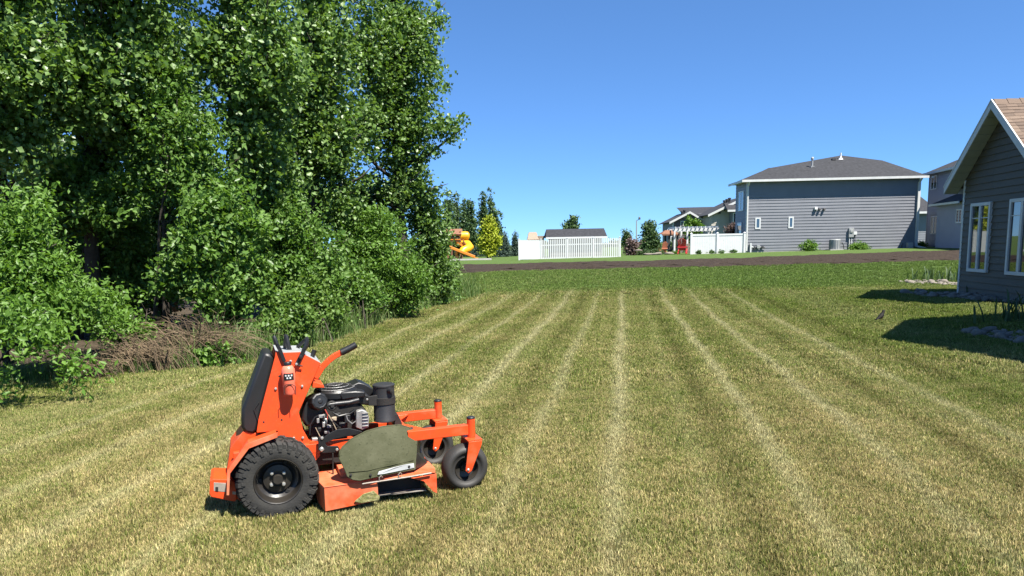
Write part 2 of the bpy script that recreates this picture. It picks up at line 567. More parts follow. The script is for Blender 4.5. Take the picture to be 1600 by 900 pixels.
def lawn_points(y0, y1, step, seed):
    r = np.random.RandomState(seed)
    X, Y = np.meshgrid(np.arange(-30, 34, step), np.arange(y0, y1, step))
    X, Y = X.ravel(), Y.ravel()
    X = X + r.uniform(-.5, .5, X.shape) * step
    Y = Y + r.uniform(-.5, .5, Y.shape) * step
    k = (X > -0.80 * Y - 1.0) & (X < 0.80 * Y + 1.0) & in_lawn(X, Y)
    return np.stack([X[k], Y[k], zg(X[k], Y[k])], -1)

P_, S_, I_ = [], [], []
for (y0, y1, step, sc, lo, hi) in ((2.2, 6.5, 0.20, 1.0, 0, 4), (6.5, 10, 0.24, 1.0, 0, 4), (10, 17, 0.30, 1.1, 4, 7), (17, 25, 0.36, 1.2, 4, 7), (25, 37.4, 0.5, 1.35, 7, 9)):
    p = lawn_points(y0, y1, step, int(y0 * 10))
    r = np.random.RandomState(int(y0 * 7))
    P_.append(p); S_.append(sc * r.uniform(0.85, 1.15, len(p))); I_.append(r.randint(lo, hi, len(p)))
P_ = np.concatenate(P_); S_ = np.concatenate(S_); I_ = np.concatenate(I_)
R_ = np.zeros_like(P_)
rr = np.random.RandomState(5)
R_[:, 2] = rr.uniform(0, 2 * np.pi, len(P_))
R_[:, 0] = rr.normal(0, 0.03, len(P_)); R_[:, 1] = rr.normal(0, 0.03, len(P_))
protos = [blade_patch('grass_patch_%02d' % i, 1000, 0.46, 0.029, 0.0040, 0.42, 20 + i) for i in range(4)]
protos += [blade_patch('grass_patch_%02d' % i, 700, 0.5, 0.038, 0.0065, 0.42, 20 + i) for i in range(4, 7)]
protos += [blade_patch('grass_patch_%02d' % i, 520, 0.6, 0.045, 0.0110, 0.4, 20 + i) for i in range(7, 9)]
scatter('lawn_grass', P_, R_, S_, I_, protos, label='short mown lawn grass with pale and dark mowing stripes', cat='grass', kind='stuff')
# ------------------------------------------------------------------ foliage
def leaf_material(name, c0, c1, c2, rough=0.34, spec=0.55, trans=0.22, tcol=1.7):
    t = NT(name)
    r = t.attr('rnd')
    c = t.ramp(r, [(0.0, c0), (0.55, c1), (1.0, c2)])
    t.set(c, t.maprange(r, 0, 1, rough, rough + 0.2), 0, spec)
    tl = t.new('ShaderNodeBsdfTranslucent')
    t.put(tl.inputs[0], t.mix(1.0, c, (tcol, tcol, tcol * 0.45), 'MULTIPLY'))
    ms = t.new('ShaderNodeMixShader')
    ms.inputs[0].default_value = trans
    t.l.new(t.bsdf.outputs[0], ms.inputs[1])
    t.l.new(tl.outputs[0], ms.inputs[2])
    t.l.new(ms.outputs[0], t.out.inputs[0])
    return t.m
M['leaf_poplar'] = leaf_material('leaf_poplar', (0.0636, 0.1241, 0.0232), (0.1060, 0.1899, 0.0385), (0.1696, 0.2596, 0.0900), 0.34, 0.45, 0.32)
M['leaf_ash'] = leaf_material('leaf_ash', (0.0571, 0.1211, 0.0156), (0.0968, 0.1926, 0.0246), (0.1428, 0.2477, 0.0503), 0.4, 0.35, 0.32)
M['leaf_cherry'] = leaf_material('leaf_cherry', (0.0535, 0.1189, 0.0168), (0.0904, 0.1761, 0.0279), (0.1382, 0.2312, 0.0559), 0.4, 0.35, 0.32)
M['leaf_bush'] = leaf_material('leaf_bush', (0.0571, 0.1189, 0.0190), (0.0996, 0.1816, 0.0313), (0.1475, 0.2257, 0.0581), 0.42, 0.35, 0.32)
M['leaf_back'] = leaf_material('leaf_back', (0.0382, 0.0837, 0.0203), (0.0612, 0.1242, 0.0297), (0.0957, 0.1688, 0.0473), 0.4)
M['leaf_far'] = leaf_material('leaf_far', (0.0382, 0.0765, 0.0252), (0.0553, 0.1035, 0.0342), (0.0765, 0.1350, 0.0450), 0.5, 0.4)
M['leaf_yellow'] = leaf_material('leaf_yellow', (0.20, 0.25, 0.015), (0.31, 0.36, 0.025), (0.42, 0.46, 0.05), 0.5, 0.3)
M['leaf_purple'] = leaf_material('leaf_purple', (0.075, 0.045, 0.040), (0.11, 0.075, 0.06), (0.22, 0.16, 0.17), 0.5, 0.3, 0.15, 1.2)
M['needle'] = leaf_material('needle', (0.030, 0.055, 0.035), (0.050, 0.085, 0.060), (0.085, 0.125, 0.10), 0.6, 0.3, 0.05, 1.0)
M['weed'] = leaf_material('weed', (0.075, 0.14, 0.035), (0.12, 0.19, 0.055), (0.24, 0.26, 0.11), 0.5, 0.3, 0.3)
M['iris'] = leaf_material('iris', (0.03, 0.06, 0.02), (0.045, 0.085, 0.03), (0.07, 0.11, 0.04), 0.45, 0.4, 0.2)

def nrmz(a):
    return a / np.maximum(np.linalg.norm(a, axis=-1, keepdims=True), 1e-9)

def leaf_cloud(P, size, r, bias=0.55, wid=0.38, droop=0.35):
    n = len(P)
    nv = nrmz(nrmz(r.normal(0, 1, (n, 3))) + bias * np.array([0.32, -0.55, 0.75]))
    tv = r.normal(0, 1, (n, 3)); tv[:, 2] -= droop
    tv = nrmz(tv - nv * (tv * nv).sum(-1, keepdims=True))
    bv = np.cross(nv, tv)
    L = (size * r.uniform(0.5, 1.35, n))[:, None]
    W = L * wid
    V = np.empty((n, 4, 3))
    V[:, 0] = P - tv * L * 0.5
    V[:, 1] = P + bv * W - tv * L * 0.06 + nv * W * 0.35
    V[:, 2] = P + tv * L * 0.5 - nv * L * 0.08
    V[:, 3] = P - bv * W - tv * L * 0.06 + nv * W * 0.35
    b = np.arange(n)[:, None] * 4
    Fa = np.concatenate([b + np.array([[0, 1, 2]]), b + np.array([[0, 2, 3]])])
    rnd = np.tile(r.rand(n), 2)
    return V.reshape(-1, 3), Fa, rnd

def sample_ell(ells, n, r, shell):
    w = np.array([(e[3] * e[4] * e[5]) ** 0.75 for e in ells]); w /= w.sum()
    k = r.choice(len(ells), n, p=w)
    E_ = np.array([e[:6] for e in ells])[k]
    d = nrmz(r.normal(0, 1, (n, 3)))
    rad_ = r.rand(n) ** shell
    # lumpy surface: radius varies with direction
    lump = 1 + 0.26 * np.sin(d[:, 0] * 5 + k * 1.7) * np.sin(d[:, 2] * 6 + k) + 0.16 * np.sin(d[:, 1] * 9 + d[:, 2] * 7)
    lump = lump * np.where(r.rand(n) < 0.10, 1.18, 1.0)
    return E_[:, :3] + d * (rad_ * lump)[:, None] * E_[:, 3:6]

def E_px(px, py, Y, rx, ry, ryd=None):
    """ellipsoid given by its place and size in the photo and its distance in metres"""
    c = at(px, py, Y)
    k = Y / F
    return (c.x, c.y, c.z, rx * k, ryd if ryd else max(rx, ry) * k * 0.8, ry * k)

def tree(name, label, cat, base, ells, nclump, per, leaf, mat, trunk=0.16, seed=1, limbs=18, spread=0.26, shell=0.42, group=None, top=None, bark='bark', wid=0.38, bias=0.55, droop=0.35, flat=0.75, leafname='crown', multi=1, sag=0.25):
    r = np.random.RandomState(seed)
    root = empty(name, base, 0, label, cat, group)
    b = np.array(base)
    C = sample_ell(ells, nclump, r, shell)
    ok = C[:, 2] > b[2] + 0.12
    C = C[ok]
    # each clump is a spray: a few twigs fan out from its foot, leaves set along them
    nC, nt = len(C), 5
    cx = np.average([[e[0], e[1]] for e in ells], axis=0, weights=[e[3] * e[5] for e in ells])
    out = C - np.array([cx[0], cx[1], 0]); out[:, 2] = 0.45 * np.linalg.norm(out[:, :2], axis=1) + 0.25
    out = nrmz(out + r.normal(0, 0.25, out.shape))
    Lt = spread * 3.0 * r.uniform(0.7, 1.3, (nC, 1))
    foot = C - out * Lt
    td = nrmz(out[:, None, :] + r.normal(0, 0.42, (nC, nt, 3)) * np.array([1, 1, flat]))
    k_ = r.randint(0, nt, (nC, per))
    s_ = r.rand(nC, per) ** 0.7
    tw = td[np.arange(nC)[:, None], k_]
    P = foot[:, None, :] + tw * (s_ * Lt)[:, :, None] + r.normal(0, 1, (nC, per, 3)) * (0.16 * spread + 0.25 * leaf)
    P[:, :, 2] -= sag * (s_ ** 2) * Lt
    P = P.reshape(-1, 3)
    keep = P[:, 2] > b[2] + 0.05
    P = P[keep]
    V, Fa, rnd = leaf_cloud(P, leaf, r, bias, wid, droop)
    # each clump keeps a tone of its own
    tone = np.repeat(r.normal(0, 0.16, len(C)), per)[keep]
    rnd = np.clip(rnd * 0.7 + 0.15 + np.tile(tone, 2)[:len(rnd)], 0, 1)
    me = np_mesh('crown', V - b, Fa, mat, {'rnd': rnd})
    cr = link(leafname, me, root)
    cr['kind'] = 'stuff'
    # wood
    mb = MB()
    zt = (top if top else max(e[2] + e[5] * 0.8 for e in ells)) - b[2]
    if multi > 1: zt *= 0.66
    mx = np.average([[e[0], e[1]] for e in ells], axis=0, weights=[e[3] * e[5] for e in ells]) - b[:2]
    stems = []
    for m_ in range(multi):
        a0 = r.normal(0, 0.10 * (multi > 1), 2)
        sp = r.normal(0, 0.3, 2) * (multi > 1)
        pts, rr_ = [], []
        for i in range(7):
            f = i / 6
            pts.append(np.array([a0[0] + (mx[0] + sp[0]) * f ** 1.5 * 0.8 + r.normal(0, .04) * zt * .1, a0[1] + (mx[1] + sp[1]) * f ** 1.5 * 0.8 + r.normal(0, .04) * zt * .1, -0.1 + (zt + 0.1) * f]))
            rr_.append(trunk * (1 - 0.82 * f) * (1.25 if i == 0 else 1))
        mb.tube(pts, rr_, 8)
        stems.append((np.array(pts), rr_))
    pick = r.choice(len(C), min(limbs, len(C)), replace=False)
    for j in pick:
        tip = C[j] - b
        S, rr_ = stems[j % multi]
        h = max(0.12 * zt, tip[2] - 0.55 * np.hypot(*(tip[:2] - S[3][:2])) - 0.1)
        h = min(h, zt * 0.93)
        st = np.array([np.interp(h, S[:, 2], S[:, 0]), np.interp(h, S[:, 2], S[:, 1]), h])
        r0 = np.interp(h, S[:, 2], rr_) * 0.5
        m1 = st + (tip - st) * 0.4 + r.normal(0, .05, 3); m1[2] -= 0.04 * np.linalg.norm(tip - st)
        m2 = st + (tip - st) * 0.75 + r.normal(0, .05, 3)
        mb.tube([st, m1, m2, tip], [r0, r0 * .7, r0 * .4, 0.006], 5)
    me = mb.mesh('trunk', M[bark])
    link('trunk', me, root, smooth='all')
    return root

def base_px(px, Y):
    """foot of a tree under a column of the photo at a distance"""
    p = at(px, 470, Y)
    return (p.x, Y, zg1(p.x, Y) - 0.02)

POP = 'tall poplars of the tree belt'
poplars = [
    (630, 22.5, [E_px(606, 118, 22.5, 78, 120), E_px(640, 20, 22.5, 60, 70), E_px(672, 62, 22.2, 30, 62), E_px(655, 180, 22.2, 40, 60), E_px(700, 192, 22.2, 30, 17, .5), E_px(722, 182, 22.2, 16, 10, .3), E_px(736, 184, 22.2, 10, 8, .25), E_px(690, 215, 22.4, 28, 14, .5), E_px(625, 260, 22.6, 62, 62), E_px(672, 285, 22.4, 26, 36), E_px(610, -120, 22.5, 85, 110), E_px(700, 25, 22.3, 14, 16, .3), E_px(560, 60, 21.8, 50, 80), E_px(560, 180, 21.8, 45, 60), E_px(690, 110, 22.3, 16, 34, .5)],
     'tall poplar at the right end of the tree belt, branches reaching into open sky', 860, 62),
    (500, 19.5, [E_px(500, 70, 19.5, 80, 110), E_px(520, 210, 19.3, 75, 75), E_px(470, 170, 19.3, 60, 80), E_px(540, 300, 19.6, 60, 45), E_px(500, -110, 19.6, 90, 100)],
     'tall poplar second from the right end of the tree belt', 720, 62),
    (368, 17.5, [E_px(425, 60, 15.6, 62, 90), E_px(395, 180, 15.8, 50, 60), E_px(310, 40, 15.4, 50, 60), E_px(420, 270, 17.2, 60, 50), E_px(370, -110, 15.8, 100, 90)],
     'tall poplar with a thick dark trunk showing behind the mower', 700, 62),
    (150, 16.2, [E_px(180, 60, 14.4, 80, 65), E_px(95, 110, 14.4, 75, 70), E_px(200, 180, 15.8, 55, 45), E_px(245, 45, 15.4, 45, 60), E_px(160, -90, 14.4, 110, 80)],
     'tall poplar with a slim trunk left of the thick-trunked one', 620, 62),
    (15, 15.0, [E_px(20, 60, 13.2, 90, 80), E_px(-60, 120, 13.4, 90, 100), E_px(50, 200, 14.2, 55, 42), E_px(0, -90, 13.4, 110, 70)],
     'tall poplar at the left edge of the picture', 520, 62)]
for i, (px, Y, ells, lab, nc, per) in enumerate(poplars):
    tree('poplar_tree', lab, 'tree', base_px(px, Y), ells, nc, 44, 0.112, M['leaf_poplar'], 0.19, 11 + i, 60, 0.27, 0.6, POP, wid=0.44)
for i, (px, Y, ells, lab) in enumerate([
        (270, 22.5, [E_px(270, 120, 22.5, 95, 120), E_px(250, 260, 22.5, 110, 60), E_px(270, -80, 22.5, 110, 90)], 'poplar standing behind the front row, between two trunks'),
        (60, 21.0, [E_px(70, 190, 21, 100, 90), E_px(60, 20, 21, 100, 80), E_px(20, 300, 21, 120, 60)], 'poplar standing behind the front row at far left'),
        (440, 25.0, [E_px(440, 150, 25, 80, 110), E_px(450, 290, 25, 100, 50)], 'poplar standing behind the front row, above the mower')]):
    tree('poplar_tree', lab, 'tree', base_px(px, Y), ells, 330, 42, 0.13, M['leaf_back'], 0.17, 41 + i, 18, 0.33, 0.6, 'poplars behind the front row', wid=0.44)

UND = 'small leafy trees under the poplars'
under = [
    (-20, 11.4, [E_px(60, 405, 11.2, 80, 60), E_px(20, 340, 11.2, 70, 60), E_px(-40, 420, 10.8, 90, 85), E_px(125, 450, 11.0, 55, 36), E_px(30, 475, 10.4, 60, 38), E_px(180, 470, 11.4, 28, 20, .4), E_px(128, 566, 9.3, 12, 15, .18), E_px(110, 530, 9.8, 18, 16, .2), E_px(5, 578, 9.2, 24, 10, .2), E_px(70, 500, 10.2, 40, 26, .3), E_px(15, 468, 8.8, 42, 14, .3), E_px(66, 488, 8.8, 24, 10, .2)],
     'bright green ash sapling spilling over the lawn at left edge', 'leaf_ash', 620, 52, 0.075),
    (255, 15.2, [E_px(245, 120, 15.0, 62, 42), E_px(275, 195, 14.8, 80, 55), E_px(330, 265, 14.9, 75, 55), E_px(215, 255, 15.2, 55, 45)],
     'bright small tree in front of the poplars, upper left', 'leaf_cherry', 420, 52, 0.085),
    (105, 16.0, [E_px(100, 265, 15.4, 60, 42), E_px(160, 300, 15.0, 50, 42), E_px(60, 320, 15.2, 60, 35), E_px(200, 360, 17.0, 45, 50), E_px(150, 230, 15.8, 45, 34), E_px(150, 390, 16.8, 50, 45), E_px(230, 430, 17.0, 40, 30)],
     'shaded small tree hiding the slim poplar trunk at left', 'leaf_cherry', 640, 52, 0.085),
    (345, 14.2, [E_px(350, 330, 14.2, 75, 40), E_px(300, 385, 14.1, 60, 36), E_px(385, 400, 14.0, 50, 48), E_px(350, 450, 13.9, 50, 28), E_px(250, 425, 14.4, 30, 22)],
     'broad-leaved cherry with drooping sprays over the dead brush', 'leaf_cherry', 520, 46, 0.095),
    (470, 16.4, [E_px(450, 345, 16.4, 60, 50), E_px(495, 400, 16.2, 65, 45), E_px(430, 420, 16.0, 50, 45)],
     'leafy small tree directly above the mower controls', 'leaf_cherry', 400, 46, 0.085),
    (600, 19.5, [E_px(600, 400, 19.5, 70, 48), E_px(560, 360, 19.6, 50, 45), E_px(640, 430, 19.6, 50, 40), E_px(590, 340, 19.8, 45, 35)],
     'round bright green small tree right of centre in the tree belt', 'leaf_ash', 480, 46, 0.085),
    (672, 23.5, [E_px(668, 390, 23.5, 40, 50), E_px(690, 420, 23.5, 30, 42), E_px(660, 320, 23.3, 38, 40), E_px(690, 355, 23.4, 18, 30, .5)],
     'slender leafy tree at the right end of the belt beside the slide', 'leaf_poplar', 360, 46, 0.09)]
for i, (px, Y, ells, lab, mt, nc, per, lf) in enumerate(under):
    tree('small_tree', lab, 'tree', base_px(px, Y), ells, int(nc * .8), 42, lf * 1.3, M[mt], 0.055, 61 + i, 26, 0.21, 0.5, UND, multi=3, wid=0.22 if mt == 'leaf_ash' else 0.30)

SHR = 'shrubs along the foot of the tree belt'
shrubs = [
    (430, 13.6, [E_px(432, 500, 13.9, 36, 30), E_px(462, 480, 14.0, 34, 28)], 'low leafy shrub just behind the mower control levers', 300, 'leaf_bush'),
    (500, 15.0, [E_px(505, 468, 15.6, 42, 28), E_px(470, 455, 15.6, 38, 28)], 'low yellow-green shrub up and right of the mower handle', 300, 'leaf_bush'),
    (565, 17.2, [E_px(565, 450, 18.0, 44, 30), E_px(540, 430, 18.0, 42, 28)], 'dense shrub in the middle of the tree belt foot', 320, 'leaf_cherry'),
    (625, 20.0, [E_px(625, 458, 20.8, 38, 24), E_px(600, 445, 20.8, 38, 24)], 'dark leafy shrub third from the right end of the belt', 300, 'leaf_bush'),
    (665, 23.0, [E_px(668, 448, 23.6, 30, 22), E_px(690, 436, 23.6, 20, 20)], 'rounded shrub second from the right end of the belt', 280, 'leaf_bush'),
    (700, 25.2, [E_px(700, 448, 25.2, 20, 22)], 'small shrub at the far right foot of the belt', 160, 'leaf_cherry'),
    (310, 12.6, [E_px(318, 548, 12.2, 24, 11), E_px(345, 540, 12.4, 20, 11)], 'tiny bright sapling growing through the dead brush', 70, 'leaf_ash'),
    (215, 13.4, [E_px(205, 500, 13.4, 40, 22), E_px(160, 470, 13.4, 40, 30)], 'leafy shrub behind the dead brush at left', 150, 'leaf_ash')]
for i, (px, Y, ells, lab, nc, mt) in enumerate(shrubs):
    tree('shrub', lab, 'shrub', base_px(px, Y), ells, int(nc * .8), 36, 0.085, M[mt], 0.025, 81 + i, 18, 0.16, 0.55, SHR, multi=4)
for i, (px, Y, ells, lab) in enumerate([
        (60, 17, [E_px(60, 400, 17, 120, 90), E_px(140, 330, 17.5, 80, 70)], 'deep shaded thicket at far left behind the ash sapling'),
        (240, 18.5, [E_px(240, 400, 18.5, 120, 80), E_px(250, 310, 19, 110, 60)], 'deep shaded thicket behind the dead brush'),
        (420, 20.5, [E_px(420, 380, 20.5, 110, 75), E_px(430, 300, 21, 90, 50)], 'deep shaded thicket behind the mower'),
        (560, 23, [E_px(560, 390, 23, 85, 60), E_px(570, 310, 23.5, 80, 45)], 'deep shaded thicket in the right half of the belt')]):
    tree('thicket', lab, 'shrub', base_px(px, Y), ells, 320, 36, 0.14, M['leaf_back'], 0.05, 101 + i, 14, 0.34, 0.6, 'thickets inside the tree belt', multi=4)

# leaf litter and soil under the belt
t = NT('leaf_litter')
v = t.obj()
t.set(t.mix(t.maprange(t.noise(16, 5, v), 0.35, 0.65), (0.028, 0.022, 0.014), (0.085, 0.065, 0.042)), 0.95, 0, 0.15)
t.bump(t.noise(30, 4, v), 0.8, 0.04)
M['litter'] = t.m
V, Fa = [], []
ysl = np.linspace(9.9, 26.8, 60)
for y in ysl:
    for f in (0, .05, .12, .3, .6, 1):
        x = float(hedge_x(y)) + 0.10 * math.sin(y * 5) + 0.06 * math.sin(y * 13) - f * 22
        V.append((x, y, zg1(x, y) + 0.012 + 0.04 * min(1, f * 8)))
for i in range(len(ysl) - 1):
    for j in range(5):
        a = i * 6 + j
        Fa.append((a, a + 1, a + 7, a + 6))
me = np_mesh('leaf_litter', np.array(V), np.array(Fa), M['litter'])
tag(link('leaf_litter', me), 'brown leaf litter and soil under the tree belt', 'ground', kind='structure')

# tall uncut grass along the belt
def long_grass(name, pts, n, h, w, seed, mat, label, cat, spread=0.35, kind='stuff', drysplit=0.3):
    r = np.random.RandomState(seed)
    pts = np.array(pts)
    seg = r.rand(n) * (len(pts) - 1)
    i = seg.astype(int); f = (seg - i)[:, None]
    p = pts[i] * (1 - f) + pts[np.minimum(i + 1, len(pts) - 1)] * f + r.normal(0, spread, (n, 2)) * np.array([1.0, 1.0])
    hh = h * r.uniform(0.35, 1.15, n) * (0.55 + 0.6 * np.sin(seg * 7.3 + seed) ** 2)
    a = r.uniform(0, 2 * np.pi, n); ww = w * r.uniform(.6, 1.3, n)
    la = r.uniform(0, 2 * np.pi, n); ln = hh * np.abs(r.normal(0.35, 0.25, n))
    d = np.stack([np.cos(a) * ww / 2, np.sin(a) * ww / 2, 0 * a], -1)
    l = np.stack([np.cos(la) * ln, np.sin(la) * ln, 0 * a], -1)
    z = zg(p[:, 0], p[:, 1])
    b0 = np.stack([p[:, 0], p[:, 1], z - .02], -1)
    up = np.zeros((n, 3)); up[:, 2] = hh
    V = np.stack([b0 - d, b0 + d, b0 + d * .9 + l * .2 + up * .45, b0 - d * .9 + l * .2 + up * .45, b0 + d * .6 + l * .6 + up * .8, b0 - d * .6 + l * .6 + up * .8, b0 + l + up * .95], 1)
    b = np.arange(n)[:, None] * 7
    Fa = np.concatenate([b + np.array([[*q]]) for q in ((0, 1, 2), (0, 2, 3), (3, 2, 4), (3, 4, 5), (5, 4, 6))])
    me = np_mesh(name, V.reshape(-1, 3), Fa, mat, {'rnd': np.tile(r.rand(n) ** 1.5, 5)})
    return tag(link(name, me), label, cat, None, kind)
long_grass('tall_grass', [(-5.6, 12.4), (-4.9, 13.3), (-4.45, 15.0), (-4.2, 16.4), (-3.95, 18.5), (-3.6, 20.5), (-2.95, 23.0), (-2.2, 25.6)], 15000, 0.62, 0.012, 4, M['weed'], 'tall uncut grass fringe along the foot of the tree belt', 'grass', 0.26)
long_grass('tall_grass', [(-2.9, 24.2), (-2.1, 25.8), (-1.7, 26.7)], 2600, 0.85, 0.016, 9, M['weed'], 'clump of taller grass at the far right end of the belt', 'grass', 0.3)
long_grass('tall_grass', [(-9.0, 10.4), (-7.6, 11.3), (-6.3, 11.9), (-5.5, 12.4)], 5200, 0.34, 0.010, 6, M['weed'], 'thin weedy grass under the dead brush at left', 'grass', 0.22)

# a lone tall weed by the slide
tree('tall_weed', 'single tall leafy weed standing before the bare soil, right of the belt', 'plant', base_px(719, 27.5), [E_px(719, 440, 27.5, 8, 25, .25), E_px(717, 415, 27.5, 4, 16, .12)], 60, 16, 0.075, M['leaf_bush'], 0.012, 131, 8, 0.09, 0.6)

# dead brush
def brush(name, label, px, py, Y, w, h, n, seed, arch):
    r = np.random.RandomState(seed)
    c = at(px, py, Y)
    g = zg1(c.x, c.y)
    root = empty(name, (c.x, c.y, g), 0, label, 'brush', 'dead brush along the belt')
    mb = MB()
    for i in range(n):
        x0 = r.normal(0, 0.30 * w); y0 = r.normal(0, 0.15)
        ln = h * r.uniform(0.7, 1.5)
        a = r.normal(arch, 0.7)
        pts = []
        for k in range(6):
            f = k / 5
            pts.append((x0 + math.sin(a) * ln * f ** 1.3 * 0.9 + r.normal(0, .015), y0 - 0.35 * ln * f ** 2 * abs(math.sin(i)) + r.normal(0, .02), max(0.01, 0.02 + ln * (1.30 * f - 0.85 * f * f * (0.62 + 0.5 * abs(a))))))
        r0 = r.uniform(0.003, 0.0065) * (3.0 if i % 15 == 0 else 1)
        mb.tube(pts, [r0, r0, r0 * .9, r0 * .7, r0 * .5, 0.001], 3)
    o = link('twigs', mb.mesh('twigs', M['dead_twig']), root)
    o['kind'] = 'stuff'
brush('dead_brush', 'arching heap of dead brown twigs under the cherry tree', 315, 565, 12.4, 1.0, 0.92, 400, 1, 0.35)
brush('dead_brush', 'matted dead brown twigs between the arching heap and left sapling', 230, 582, 11.8, 1.1, 0.66, 360, 2, -0.5)
brush('dead_brush', 'small upright tuft of dead stems near the left sapling', 140, 588, 11.3, 0.7, 0.5, 240, 3, 0.1)
# ------------------------------------------------------------------ mower
def orange_paint(name, dust):
    t = NT(name)
    v = t.obj()
    n = t.noise(7, 6, v)
    c = t.mix(t.maprange(n, 0.35, 0.65), (0.66, 0.068, 0.013), (0.58, 0.056, 0.011))
    g = t.noise(3.2, 5, v, 0.65)
    c = t.mix(t.maprange(g, 0.56 - 0.24 * dust, 0.80 - 0.15 * dust, 0, 0.34 + 0.4 * dust), c, (0.40, 0.27, 0.15))
    c = t.mix(t.maprange(t.noise(140, 2, v), 0.66, 0.74, 0, 0.35), c, (0.30, 0.24, 0.12))
    t.set(c, t.maprange(n, 0.3, 0.7, 0.30, 0.45 + 0.3 * dust), 0, 0.5)
    t.bump(t.noise(60, 3, v), 0.04, 0.004)
    return t.m
M['orange'] = orange_paint('orange_paint', 0.0)
M['orange_dusty'] = orange_paint('orange_paint_dusty', 0.75)
M['rubber'] = wear('tyre_rubber', (0.012, 0.012, 0.012), (0.032, 0.030, 0.025), 9, 0.85, 0.9, 0.3, bscale=70)
M['caster_rubber'] = wear('caster_rubber', (0.017, 0.0165, 0.016), (0.036, 0.033, 0.028), 6, 0.62, 0.9, 0.12, bscale=60)
M['rim_black'] = wear('rim_black', (0.010, 0.0095, 0.009), (0.034, 0.029, 0.023), 7, 0.38, 0.9, 0.06)
M['black_plastic'] = wear('black_plastic', (0.0075, 0.0075, 0.008), (0.016, 0.016, 0.016), 12, 0.42, 0.8, 0.1, bscale=90)
M['black_dull'] = wear('black_dull', (0.006, 0.006, 0.006), (0.016, 0.0145, 0.012), 9, 0.75, 0.8, 0.2)
M['pad_vinyl'] = wear('pad_vinyl', (0.010, 0.010, 0.0105), (0.017, 0.0165, 0.016), 5, 0.45, 0.8, 0.12, bscale=120)
M['muffler_black'] = wear('muffler_black', (0.015, 0.015, 0.016), (0.024, 0.0235, 0.024), 6, 0.5, 0.8, 0.1, bscale=80)
M['zinc'] = wear('zinc', (0.58, 0.57, 0.53), (0.45, 0.44, 0.40), 20, 0.35, 0.8, 0.05, metal=0.7)
M['cast_alloy'] = wear('cast_alloy', (0.34, 0.34, 0.33), (0.20, 0.19, 0.18), 14, 0.5, 0.9, 0.25, metal=0.5)
M['wire_tan'] = wear('wire_tan', (0.38, 0.30, 0.20), (0.28, 0.22, 0.15), 9, 0.6, 0.7, 0.05)
M['wire_red'] = wear('wire_red', (0.42, 0.06, 0.04), (0.34, 0.05, 0.035), 9, 0.5, 0.7, 0.05)
M['bottle'] = wear('bottle', (0.72, 0.10, 0.05), (0.80, 0.22, 0.14), 8, 0.22, 0.9, 0.03)
M['worn_steel'] = wear('worn_steel', (0.45, 0.42, 0.37), (0.28, 0.22, 0.17), 16, 0.45, 0.9, 0.1, metal=0.4)
t = NT('flap_plastic')
v = t.obj()
n = t.noise(4.0, 6, v, 0.6)
sp = t.noise(55, 3, v)
c = t.mix(t.maprange(n, 0.38, 0.62), (0.034, 0.037, 0.015), (0.060, 0.062, 0.033))
c = t.mix(t.maprange(sp, 0.60, 0.70, 0, 0.8), c, (0.018, 0.022, 0.008))
c = t.mix(t.maprange(t.noise(90, 2, v), 0.70, 0.76, 0, 0.5), c, (0.17, 0.17, 0.08))
t.set(c, 0.8, 0, 0.25)
t.bump(sp, 0.5, 0.006)
M['flap'] = t.m
t = NT('clippings')
v = t.obj()
n = t.noise(40, 4, v)
t.set(t.mix(t.maprange(n, 0.3, 0.7), (0.12, 0.13, 0.035), (0.27, 0.24, 0.12)), 0.95, 0, 0.1)
t.bump(n, 0.9, 0.015)
M['clippings'] = t.m

MTH = rad(21)
MO = Vector((-1.955, 5.552, 0.0))
MH = Vector((math.cos(MTH), math.sin(MTH), 0))
MN = Vector((math.sin(MTH), -math.cos(MTH), 0))

def m(px, py, S):
    """a point of the mower: seen at a pixel, on the plane S metres to the right of its middle"""
    r = ray(px, py)
    c = Vector((0, 0, EYE)) - MO
    p = c + r * ((S - c.dot(MN)) / r.dot(MN))
    return Vector((p.dot(MH), -S, p.z))

mower = empty('stand_on_mower', MO, MTH, 'orange stand-on lawn mower with black engine parked on the striped lawn', 'mower')

def plate(name, pts, S, thick, mat, bevel=0.003, parent=None):
    return MB().prism([m(x, y, S) for x, y in pts], (0, thick, 0)).build(name, M[mat], parent or mower, bevel=bevel)

def sweep_box(name, pts, S0, S1, thick, mat, bevel=0.003):
    """sheet bent along a profile (list of pixels on plane S0), reaching across to S1"""
    mb = MB()
    P = [m(x, y, S0) for x, y in pts]
    for a, b in zip(P[:-1], P[1:]):
        n = Vector((-(b - a).z, 0, (b - a).x)).normalized() * thick
        d = Vector((0, S0 - S1, 0))
        mb.hexa([a, b, b + d, a + d, a + n, b + n, b + n + d, a + n + d])
    return mb.build(name, M[mat], mower, bevel=bevel)

